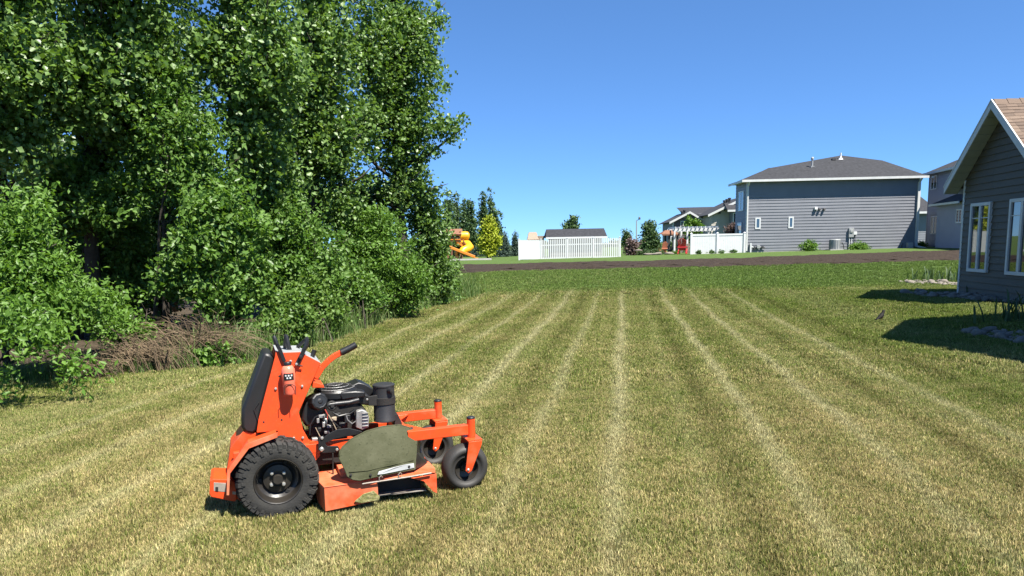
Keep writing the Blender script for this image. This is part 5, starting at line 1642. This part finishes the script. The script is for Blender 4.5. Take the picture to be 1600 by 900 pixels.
(xa, _), (xb, _) = blp(1050.5, 350), blp(1053, 350)
MB().bx(xa, xb, -.06, -.031, 0, blp(1052, 345)[1]).build('corner_board', M['trim_white'], br_)
(x0, z0), (x1, _) = blp(1098, 347), blp(1112, 347)
MB().bx(x0, x1 + 2, 3, 9, -.5, z0 + 1.2).build('link_wall', M['siding_grey'], br_)
zz = blp(1100, 331.5)[1]
MB().add([(x0 - 2, 2.4, z0 + 1.0), (x1 + 3, 2.4, z0 + 1.0), (x1 + 3, 8, zz + 1.0), (x0 - 2, 8, zz + 1.0)], [(0, 1, 2, 3)]).build('link_roof', M['roof_dark'], br_)
window(br_, (0, 3, 0), (1, 0, 0), (0, -1, 0), x0 + .5, z0 - 1.2, .8, 1.6, 1, .1, .08, 'white_vinyl')

# ------------------------------------------------------------------ picket fence, shed, playhouse
FY = 55.0
fpts = [(811.4, 407.6, 374.5), (845.7, 407.0, 374.2), (886.3, 406.0, 372.6), (927.2, 405.0, 371.6), (968.5, 404.4, 371.0)]
f0 = at(811.4, 407.6, FY)
pf = empty('picket_fence', f0, 0, 'white vinyl picket fence of four panels before the dark-roofed shed', 'fence')
fw = []
for (x, yb, yt) in fpts:
    b, t_ = at(x, yb, FY) - f0, at(x, yt, FY) - f0
    fw.append((b, t_))
    MB().bx(b.x - .065, b.x + .065, -.065, .065, b.z - .1, t_.z).build('post', M['white_vinyl'], pf, bevel=.01)
    MB().bx(b.x - .085, b.x + .085, -.085, .085, t_.z, t_.z + .035).bx(b.x - .05, b.x + .05, -.05, .05, t_.z + .035, t_.z + .06).build('post_cap', M['white_vinyl'], pf, bevel=.01)
for i in range(4):
    (b0, t0), (b1, t1) = fw[i], fw[i + 1]
    for fz, hh in ((.07, .13), (.70, .09)):
        MB().bar((b0.x + .06, 0, b0.z + (t0.z - b0.z) * fz + .03), (b1.x - .06, 0, b1.z + (t1.z - b1.z) * fz + .03), .05, hh).build('rail', M['white_vinyl'], pf)
    n_ = 14 if i == 0 else 13
    pw = (.122 if i == 0 else .086)
    pm = MB().bx(-pw / 2, pw / 2, -.011, .011, 0, 1.0).add([(-pw / 2, -.011, 1.0), (pw / 2, -.011, 1.0), (pw / 2, .011, 1.0), (-pw / 2, .011, 1.0), (0, -.011, 1.03), (0, .011, 1.03)], [(0, 1, 4), (3, 5, 2), (0, 4, 5, 3), (1, 2, 5, 4)]).mesh('picket', M['white_vinyl'])
    for j in range(n_):
        f = (j + 1) / (n_ + 1)
        x = b0.x + (b1.x - b0.x) * f
        zb, zt2 = b0.z + (b1.z - b0.z) * f + .10, t0.z + (t1.z - t0.z) * f - .06
        o = bpy.data.objects.new('picket', pm)
        COL.objects.link(o)
        o.parent = pf
        o.location = (x, -.034, zb)
        o.scale = (1, 1, zt2 - zb)
s0 = at(900, 405, 61)
sd = empty('garden_shed', (s0.x, s0.y, .85), 0, 'low shed with dark shingle roof behind the white picket fence', 'shed')
slp = local_plane((s0.x, s0.y, .85), 0)
(xa, ze), (xb, _) = slp(852.5, 371.5), slp(948, 371.5)
zr_ = slp(900, 357.5, 2.0)[1]
MB().bx(xa + .4, xb - .4, .0, 3.6, -.5, ze).build('wall', M['siding_grey'], sd)
siding(sd, (0, 0, 0), (1, 0, 0), (0, -1, 0), xa + .4, xb - .4, 0, ze - .02, .22, 'siding_brown', .03)
MB().add([(xa, -.4, ze), (xb, -.4, ze), (xb, 4.0, ze), (xa, 4.0, ze), (xa + .15, 1.8, zr_), (xb, 1.8, zr_)], [(0, 1, 5, 4), (2, 3, 4, 5), (0, 4, 3), (1, 2, 5), (0, 3, 2, 1)]).build('roof', M['roof_dark'], sd)
MB().bx(xa, xb, -.50, -.402, ze - .12, ze + .03).build('fascia', M['white_vinyl'], sd)
p0 = at(834, 405, 63)
ph = empty('playhouse', (p0.x, p0.y, .85), 0, 'small playhouse with tan stepped shingle roof behind the fence', 'playhouse')
plp = local_plane((p0.x, p0.y, .85), 0)
(xa, z0), (xb, _) = plp(823.5, 374), plp(842, 374)
zz = plp(833, 362.5)[1]
MB().bx(xa + .1, xb - .1, 0, 1.3, -.3, z0).build('wall', M['cedar'], ph)
for i in range(3):
    f0_, f1_ = i / 3, (i + 1) / 3
    MB().hexa([(xa + .0 + (.05 * i), -.2 + .25 * i, z0 + (zz - z0) * f0_ - .03), (xb - (.05 * i), -.2 + .25 * i, z0 + (zz - z0) * f0_ - .03), (xb - (.05 * i), 1.5, z0 + (zz - z0) * f0_ - .03), (xa + (.05 * i), 1.5, z0 + (zz - z0) * f0_ - .03),
                (xa + .10 + (.05 * i), .05 + .25 * i, z0 + (zz - z0) * f1_), (xb - .10 - (.05 * i), .05 + .25 * i, z0 + (zz - z0) * f1_), (xb - .1 - (.05 * i), 1.4, z0 + (zz - z0) * f1_), (xa + .10 + (.05 * i), 1.4, z0 + (zz - z0) * f1_)]).build('roof_course', M['roof_tan'], ph)
(xc, zc), (xd, zd) = plp(841, 374), plp(850, 368.5)
MB().bx(xc, xd, .2, 1.2, -.3, zc - .1).build('porch_wall', M['cedar'], ph)
MB().bx(xc, xd, .0, 1.3, zc - .1, zd).build('porch_roof', M['roof_tan'], ph)

# ------------------------------------------------------------------ play set with slides
q0 = at(715, 407, 60)
ps = empty('playground_slide', (q0.x, q0.y, zg1(q0.x, 60)), 0, 'play tower with yellow tube and orange slides beside the tree belt', 'playground')
pl = local_plane(ps.location, 0)
def pq(px, py, y=0.0):
    x, z = pl(px, py, y)
    return Vector((x, y, z))
for px_ in (699, 705, 719):
    for y in (0, 1.3):
        a = pq(px_, 361, 0); a.y = y
        MB().bx(a.x - .06, a.x + .06, y - .06, y + .06, -.1, a.z).build('post', M['cedar'], ps)
a, b = pq(697, 377.5), pq(720.5, 375.5)
MB().bx(a.x, b.x, -.1, 1.4, a.z, a.z + .10).build('deck', M['cedar'], ps)
for i, py_ in enumerate((374, 371, 367.5)):
    a, b = pq(697, py_ + 1.2), pq(719.5, py_ - .7)
    MB().bx(a.x, b.x, -.14, -.09, a.z, b.z).build('barrier_slat', M['play_orange' if i % 2 == 0 else 'cedar'], ps)
a, b, c = pq(695, 366), pq(721.5, 360), pq(721.5, 366)
MB().add([(a.x, -.3, a.z), (c.x, -.3, c.z), (c.x, 1.6, c.z), (a.x, 1.6, a.z), (a.x, .65, b.z + .15), (c.x, .65, b.z + .15)], [(0, 1, 5, 4), (2, 3, 4, 5), (0, 4, 3), (1, 2, 5), (0, 3, 2, 1)]).build('roof', M['cedar'], ps)
c = pq(726, 368.5, .3)
MB().lathe([(.0, -.42), (.20, -.40), (.34, -.28), (.38, 0), (.36, .2), (.38, .36), (.40, .40), (.40, .46), (0, .46)], c, (-1, -.1, 0), 20).build('tunnel_bubble', M['play_yellow'], ps, smooth=True)
tp = [pq(714, 379, .5), pq(722, 380, .3), pq(731, 382, .2), pq(734, 386, -.1), pq(730, 389, -.5), pq(724, 391, -.8), pq(721, 396, -.9)]
MB().tube(tp, [.30, .33, .34, .34, .34, .33, .32], 16).build('tube_slide', M['play_yellow'], ps, smooth=True)
a, b = pq(696, 385, -1.2), pq(742, 403, -1.2)
sm = MB()
sm.bar(a, b, .50, .05)
for sgy in (-.25, .25):
    sm.bar(a + Vector((0, sgy, .08)), b + Vector((0, sgy, .08)), .06, .20)
sm.bar(b, b + Vector((.28, 0, -.03)), .52, .05)
sm.build('slide', M['play_orange'], ps, bevel=.02)
MB().prism([pq(713, 379, -.2), pq(726, 378.5, -.2), pq(723, 386, -.2)], (0, .5, 0)).build('canopy_panel', M['play_orange'], ps)
MB().tube([pq(714, 393, -1.0), pq(713, 398, -1.0), pq(717, 405, -1.0)], [.16, .14, .12], 10).build('slide_support', M['play_orange'], ps, smooth=True)
for dy in (-.25, .25):
    MB().bar(pq(723, 374, dy), pq(738.5, 402, dy), .10, .08).build('ladder_side', M['cedar'], ps)
for i in range(7):
    f = (i + .5) / 7
    p = pq(723 + 15.5 * f, 374 + 28 * f, -.25)
    MB().bar(p, p + Vector((0, .5, 0)), .05, .05).build('ladder_rung', M['cedar'], ps)
MB().bx(pq(712, 400).x - .05, pq(712, 400).x + .05, -.05, .05, -.1, 1.0).build('post', M['black_pipe'], ps)
a, b = pq(703, 409, -2.0), pq(768, 407, -2.0)
kb = MB().bx(a.x - 3, b.x, -2.1, -1.9, -.1, .12)
kb.build('sand_border', M['concrete'], ps, bevel=.02)

# ------------------------------------------------------------------ garden between fence and grey house
v0 = at(1079, 398, 56.0)
vf = empty('privacy_fence', v0, rad(-2), 'solid white vinyl privacy fence of two panels left of the grey house', 'fence')
vlp = local_plane(v0, rad(-2))
xs_ = [vlp(p, 380)[0] for p in (1080, 1120.8, 1163)]
tops = [vlp(1080, 366.0)[1], vlp(1120, 365.4)[1], vlp(1163, 364.8)[1]]
for x, z in zip(xs_, tops):
    MB().bx(x - .08, x + .08, -.08, .08, -.3, z + .05).build('post', M['white_vinyl'], vf, bevel=.01)
    MB().add([(x - .1, -.1, z + .05), (x + .1, -.1, z + .05), (x + .1, .1, z + .05), (x - .1, .1, z + .05), (x, 0, z + .13)], [(0, 1, 4), (1, 2, 4), (2, 3, 4), (3, 0, 4), (3, 2, 1, 0)]).build('post_cap', M['white_vinyl'], vf)
for i in range(2):
    x0, x1 = xs_[i] + .08, xs_[i + 1] - .08
    nb = 14
    for j in range(nb):
        a, b = x0 + (x1 - x0) * j / nb, x0 + (x1 - x0) * (j + 1) / nb
        MB().bx(a + .003, b - .003, -.012, .012, .0, tops[i] - .14).build('board', M['white_vinyl'], vf)
    MB().bx(x0, x1, -.035, .035, tops[i] - .14, tops[i] + .0).build('rail', M['white_vinyl'], vf)
    MB().bx(x0, x1, -.035, .035, -.12, .03).build('rail', M['white_vinyl'], vf)
for i, (px, lab) in enumerate(((1092, 'first small shrub from the left before the privacy fence'), (1111.5, 'second small shrub from the left before the privacy fence'), (1127.5, 'third small shrub from the left before the privacy fence'), (1146, 'rightmost and roundest shrub before the privacy fence'))):
    tree('shrub', lab, 'shrub', base_px(px, 55.5), [E_px(px, 393.6 - (1 if i == 3 else 0), 55.5, 3.6 + (1.6 if i == 3 else 0), 3.2 + (.6 if i == 3 else 0), .2)], 60, 16, .08, M['leaf_back'], .02, 221 + i, 5, .06, .5, 'shrubs before the privacy fence', multi=2)

pg0 = at(1074, 398, 62)
pg = empty('pergola', (pg0.x, pg0.y, zg1(pg0.x, 62)), rad(-2), 'white garden pergola with stone-based posts behind the privacy fence', 'pergola')
glp = local_plane(pg.location, rad(-2))
def gq(px, py, y=0.0):
    x, z = glp(px, py, y)
    return Vector((x, y, z))
for y in (0, 2.6):
    a, b = gq(1051, 361.5), gq(1124, 357.2)
    MB().bx(a.x, b.x, y - .05, y + .05, a.z, a.z + .22).build('beam', M['white_vinyl'], pg)
    for px_ in (1054, 1074, 1118):
        c = gq(px_, 370)
        MB().bx(c.x - .07, c.x + .07, y - .07, y + .07, -.1, a.z).build('post', M['white_vinyl'], pg)
        if px_ == 1074:
            MB().bx(c.x - .17, c.x + .17, y - .17, y + .17, -.1, gq(1074, 380.5).z).build('stone_base', M['stone'], pg, bevel=.03)
a, b = gq(1051, 361.5), gq(1124, 357.2)
for i in range(11):
    x = a.x + (b.x - a.x) * (i + .5) / 11
    MB().bx(x - .03, x + .03, -.45, 3.05, a.z + .222, a.z + .38).build('rafter', M['white_vinyl'], pg)

gz0 = at(1043, 398, 63.5)
gz_ = empty('gazebo', (gz0.x, gz0.y, zg1(gz0.x, 63.5)), 0, 'small brown-roofed gazebo on dark posts left of the pergola', 'gazebo')
zlp = local_plane(gz_.location, 0)
(xa, za), (xb, _) = zlp(1031, 366), zlp(1059, 366)
zt_ = zlp(1043, 361.5)[1]
MB().add([(xa, -.8, za), (xb, -.8, za), (xb, 1.2, za), (xa, 1.2, za), (xa + .5, .2, zt_ + .1), (xb - .5, .2, zt_ + .1)], [(0, 1, 5, 4), (1, 2, 5), (2, 3, 4, 5), (3, 0, 4), (0, 3, 2, 1)]).bx(xa, xb, -.82, -.80, za - .12, za + .02).build('roof', M['cedar'], gz_)
for px_ in (1043, 1056):
    for y in (-.6, 1.0):
        x = zlp(px_, 380)[0]
        MB().bx(x - .08, x + .08, y - .08, y + .08, -.1, za).build('post', M['black_pipe'], gz_)

def adirondack(px, py, Y, rz, mat, label, s=1.0):
    p = at(px, py, Y)
    c = empty('garden_chair', (p.x, p.y, zg1(p.x, Y)), rz, label, 'chair')
    c.scale = (s, s, s)
    for i in range(7):
        a = (i - 3) * .105
        h = 1.02 - .022 * (i - 3) ** 2
        b0 = Vector(((i - 3) * .075, .28, .30)); b1 = Vector(((i - 3) * .105, .55, .30 + h))
        MB().bar(b0, b1, .085, .025, (0, 1, 0)).build('back_slat', M[mat], c, bevel=.006)
    for i in range(6):
        MB().bx(-.29, .29, -.30 + i * .1, -.215 + i * .1, .40 - i * .02, .425 - i * .02).build('seat_slat', M[mat], c)
    for sx in (-.33, .33):
        MB().bx(sx - .07, sx + .07, -.35, .42, .60, .63).build('armrest', M[mat], c)
        MB().bx(sx - .03, sx + .03, -.34, -.24, 0, .60).build('leg', M[mat], c)
        MB().bar((sx, -.25, .38), (sx, .55, .02), .05, .12).build('leg', M[mat], c)
    MB().bx(-.36, .36, .42, .46, .52, .64).build('back_brace', M[mat], c)
    return c
adirondack(1066.5, 398, 57.5, rad(160), 'red_plastic', 'red fan-backed garden chair beside the white privacy fence', .95)
adirondack(1035, 396, 62, rad(200), 'terracotta', 'rust-red garden chair under the small gazebo', .8)

# garden plants and stones
for i, (px, Y, ells, mt, lab, lf, nc) in enumerate([
        (1015, 63, [E_px(1015, 362, 63, 15, 18), E_px(1012, 380, 63, 18, 14), E_px(1024, 376, 63, 12, 14), E_px(1014, 348, 63, 8, 8)], 'leaf_far', 'round leafy garden tree right of the light pole', .17, 240),
        (985, 60, [E_px(985, 388, 60, 12, 12), E_px(990, 378, 60, 9, 8)], 'leaf_purple', 'dark lilac shrub at the right end of the picket fence', .13, 150),
        (979, 66, [E_px(980, 372, 66, 7, 10), E_px(979, 364, 66, 4, 6)], 'leaf_far', 'small green tree peeking above the lilac shrub', .15, 80),
        (1080, 72, [E_px(1080, 348, 72, 14, 9), E_px(1070, 354, 72, 10, 7), E_px(1092, 353, 72, 11, 7), E_px(1080, 370, 72, 12, 12)], 'leaf_ash', 'bright green tree in front of the dark brown house', .18, 220),
        (1146, 63, [E_px(1140, 358, 63, 10, 8), E_px(1152, 362, 63, 9, 8), E_px(1148, 350, 63, 7, 5)], 'leaf_purple', 'reddish-brown shrub rising above the privacy fence', .12, 120),
        (1003, 58.5, [E_px(1000, 396, 58.5, 10, 4, .5), E_px(1010, 392, 58.6, 8, 4, .5)], 'leaf_far', 'low green plants right of the lilac shrub', .09, 80),
        (1024, 58.8, [E_px(1022, 392, 58.8, 9, 4, .5), E_px(1034, 394, 58.8, 6, 3.5, .4)], 'leaf_far', 'low green plants in the middle of the garden bed', .09, 80),
        (1058, 59.2, [E_px(1058, 395, 59.2, 8, 4, .5)], 'leaf_ash', 'low bright plants in front of the red chair', .09, 70),
        (1046, 66, [E_px(1062, 385, 66, 9, 9, .6), E_px(1050, 380, 67, 6, 8, .6)], 'leaf_back', 'dark bush under the pergola', .13, 110)]):
    tree('garden_tree' if ells[0][5] > .6 else 'garden_plant', lab, 'tree' if ells[0][5] > .6 else 'plant', base_px(px, Y), ells, nc, 26, lf, M[mt], .05, 241 + i, 10, .20 if lf > .1 else .10, .5)
for i, (px, py, s, lab) in enumerate(((1012, 399.5, .22, 'pale flat boulder at the left of the garden bed'), (1026, 398.5, .27, 'pale flat boulder in the middle of the garden bed'), (1046, 398, .25, 'pale flat boulder at the right of the garden bed'), (997.5, 387.5, .18, 'round pale boulder beside the lilac shrub'))):
    p = at(px, py, 58.0)
    o = bpy.data.objects.new('boulder', SM[i])
    COL.objects.link(o)
    o.location = (p.x, p.y, zg1(p.x, 58) + s * .3 + (.35 if i == 3 else 0))
    o.scale = (s * 1.6, s, s * .8)
    tag(o, lab, 'rock', 'boulders in the garden bed')
lp0 = at(994.5, 385, 115)
lamp = empty('street_lamp', (lp0.x, lp0.y, .8), 0, 'thin grey light pole rising behind the garden trees', 'street lamp')
ztop = at(994.5, 344, 115).z - .8
MB().tube([(0, 0, 0), (0, 0, ztop)], [.13, .08], 8).build('pole', M['grey_metal'], lamp)
MB().tube([(0, 0, ztop - .1), (.35, 0, ztop + .12), (.6, 0, ztop + .12)], .05, 6).lathe([(.05, .25), (.16, .1), (.20, -.12), (0, -.12)], (.45, 0, ztop + .3), (0, 0, 1), 10).build('lamp_head', M['black_pipe'], lamp)

# ------------------------------------------------------------------ far trees
FP = 'far poplars behind the play tower'
for i, (px, top, w, lab) in enumerate(((701, 300, 11, 'far poplar nearest the tree belt'), (713, 296, 11, 'second far poplar from the tree belt'), (728, 306, 8, 'third far poplar from the tree belt'), (737, 308, 8, 'fourth far poplar from the tree belt'), (755, 300, 9, 'twin-topped far poplar left of the tallest'), (768, 297, 9, 'tallest far poplar behind the yellow tree'), (777, 325, 8, 'rightmost far poplar, lower, behind the yellow tree'))):
    Y = 88 + (i % 3) * 3
    hmid = (top + 402) / 2
    tree('poplar_tree', lab, 'tree', base_px(px, Y), [E_px(px, hmid + 12, Y, w, (402 - top) / 2 - 8, .9), E_px(px, top + 28, Y, w * .55, 28, .5), E_px(px, 375, Y, w * 1.25, 24, 1.0)], 230, 26, .26, M['leaf_far'], .14, 301 + i, 10, .26, .6, FP, flat=1.6)
tree('golden_tree', 'bright yellow-leaved young tree left of the spruces', 'tree', base_px(763, 66), [E_px(765, 365, 66, 15, 16), E_px(764, 346, 66, 9, 12), E_px(752, 378, 66, 11, 9), E_px(775, 375, 66, 10, 12), E_px(764, 388, 66, 12, 7)], 330, 26, .17, M['leaf_yellow'], .06, 321, 16, .20, .55, droop=-.6)
for i, (px, top, w, Y, lab) in enumerate(((791, 360, 11, 72, 'blue-green spruce right of the yellow tree'), (806.5, 358, 9, 76, 'slim spruce at the left end of the picket fence'), (752, 372, 14, 78, 'dark spruce behind the yellow tree, left'), (776, 372, 12, 74, 'low spruce under the yellow tree, right'), (735, 378, 12, 80, 'dark spruce behind the tube slide'))):
    k = Y / F
    r = np.random.RandomState(340 + i)
    b = base_px(px, Y)
    H0 = at(px, top, Y).z - b[2]
    ells = []
    for j in range(9):
        f = j / 8
        ells.append((b[0], b[1], b[2] + .25 + (H0 - .4) * f, max(.12, w * k * (1 - f) ** .8), max(.12, w * k * (1 - f) ** .8), .16))
    tree('spruce_tree', lab, 'tree', b, ells, 340, 22, .17, M['needle'], .08, 350 + i, 10, .13, .35, 'spruces by the fence', wid=.16, flat=.5, top=b[2] + H0)
tree('far_tree', 'ragged dark tree top showing above the shed roof', 'tree', base_px(893, 80), [E_px(887, 352, 80, 8, 7, .8), E_px(897, 346, 80, 8, 7, .8), E_px(902, 339, 80, 4, 4, .4), E_px(890, 365, 80, 10, 12, .8)], 90, 22, .28, M['leaf_far'], .1, 371, 10, .26, .5)
for i, (px, Y, w, h) in enumerate(((960, 180, 26, 8), (1010, 220, 30, 8), (850, 190, 26, 7), (900, 210, 30, 7))):
    tree('distant_tree', ['distant tree row behind the right end of the picket fence', 'distant tree row behind the light pole', 'distant tree row behind the left half of the fence', 'distant tree row behind the shed'][i], 'tree', base_px(px, Y), [E_px(px, 384, Y, w, h, 5)], 130, 22, .7, M['leaf_far'], .25, 381 + i, 6, .7, .6, 'distant trees on the horizon')
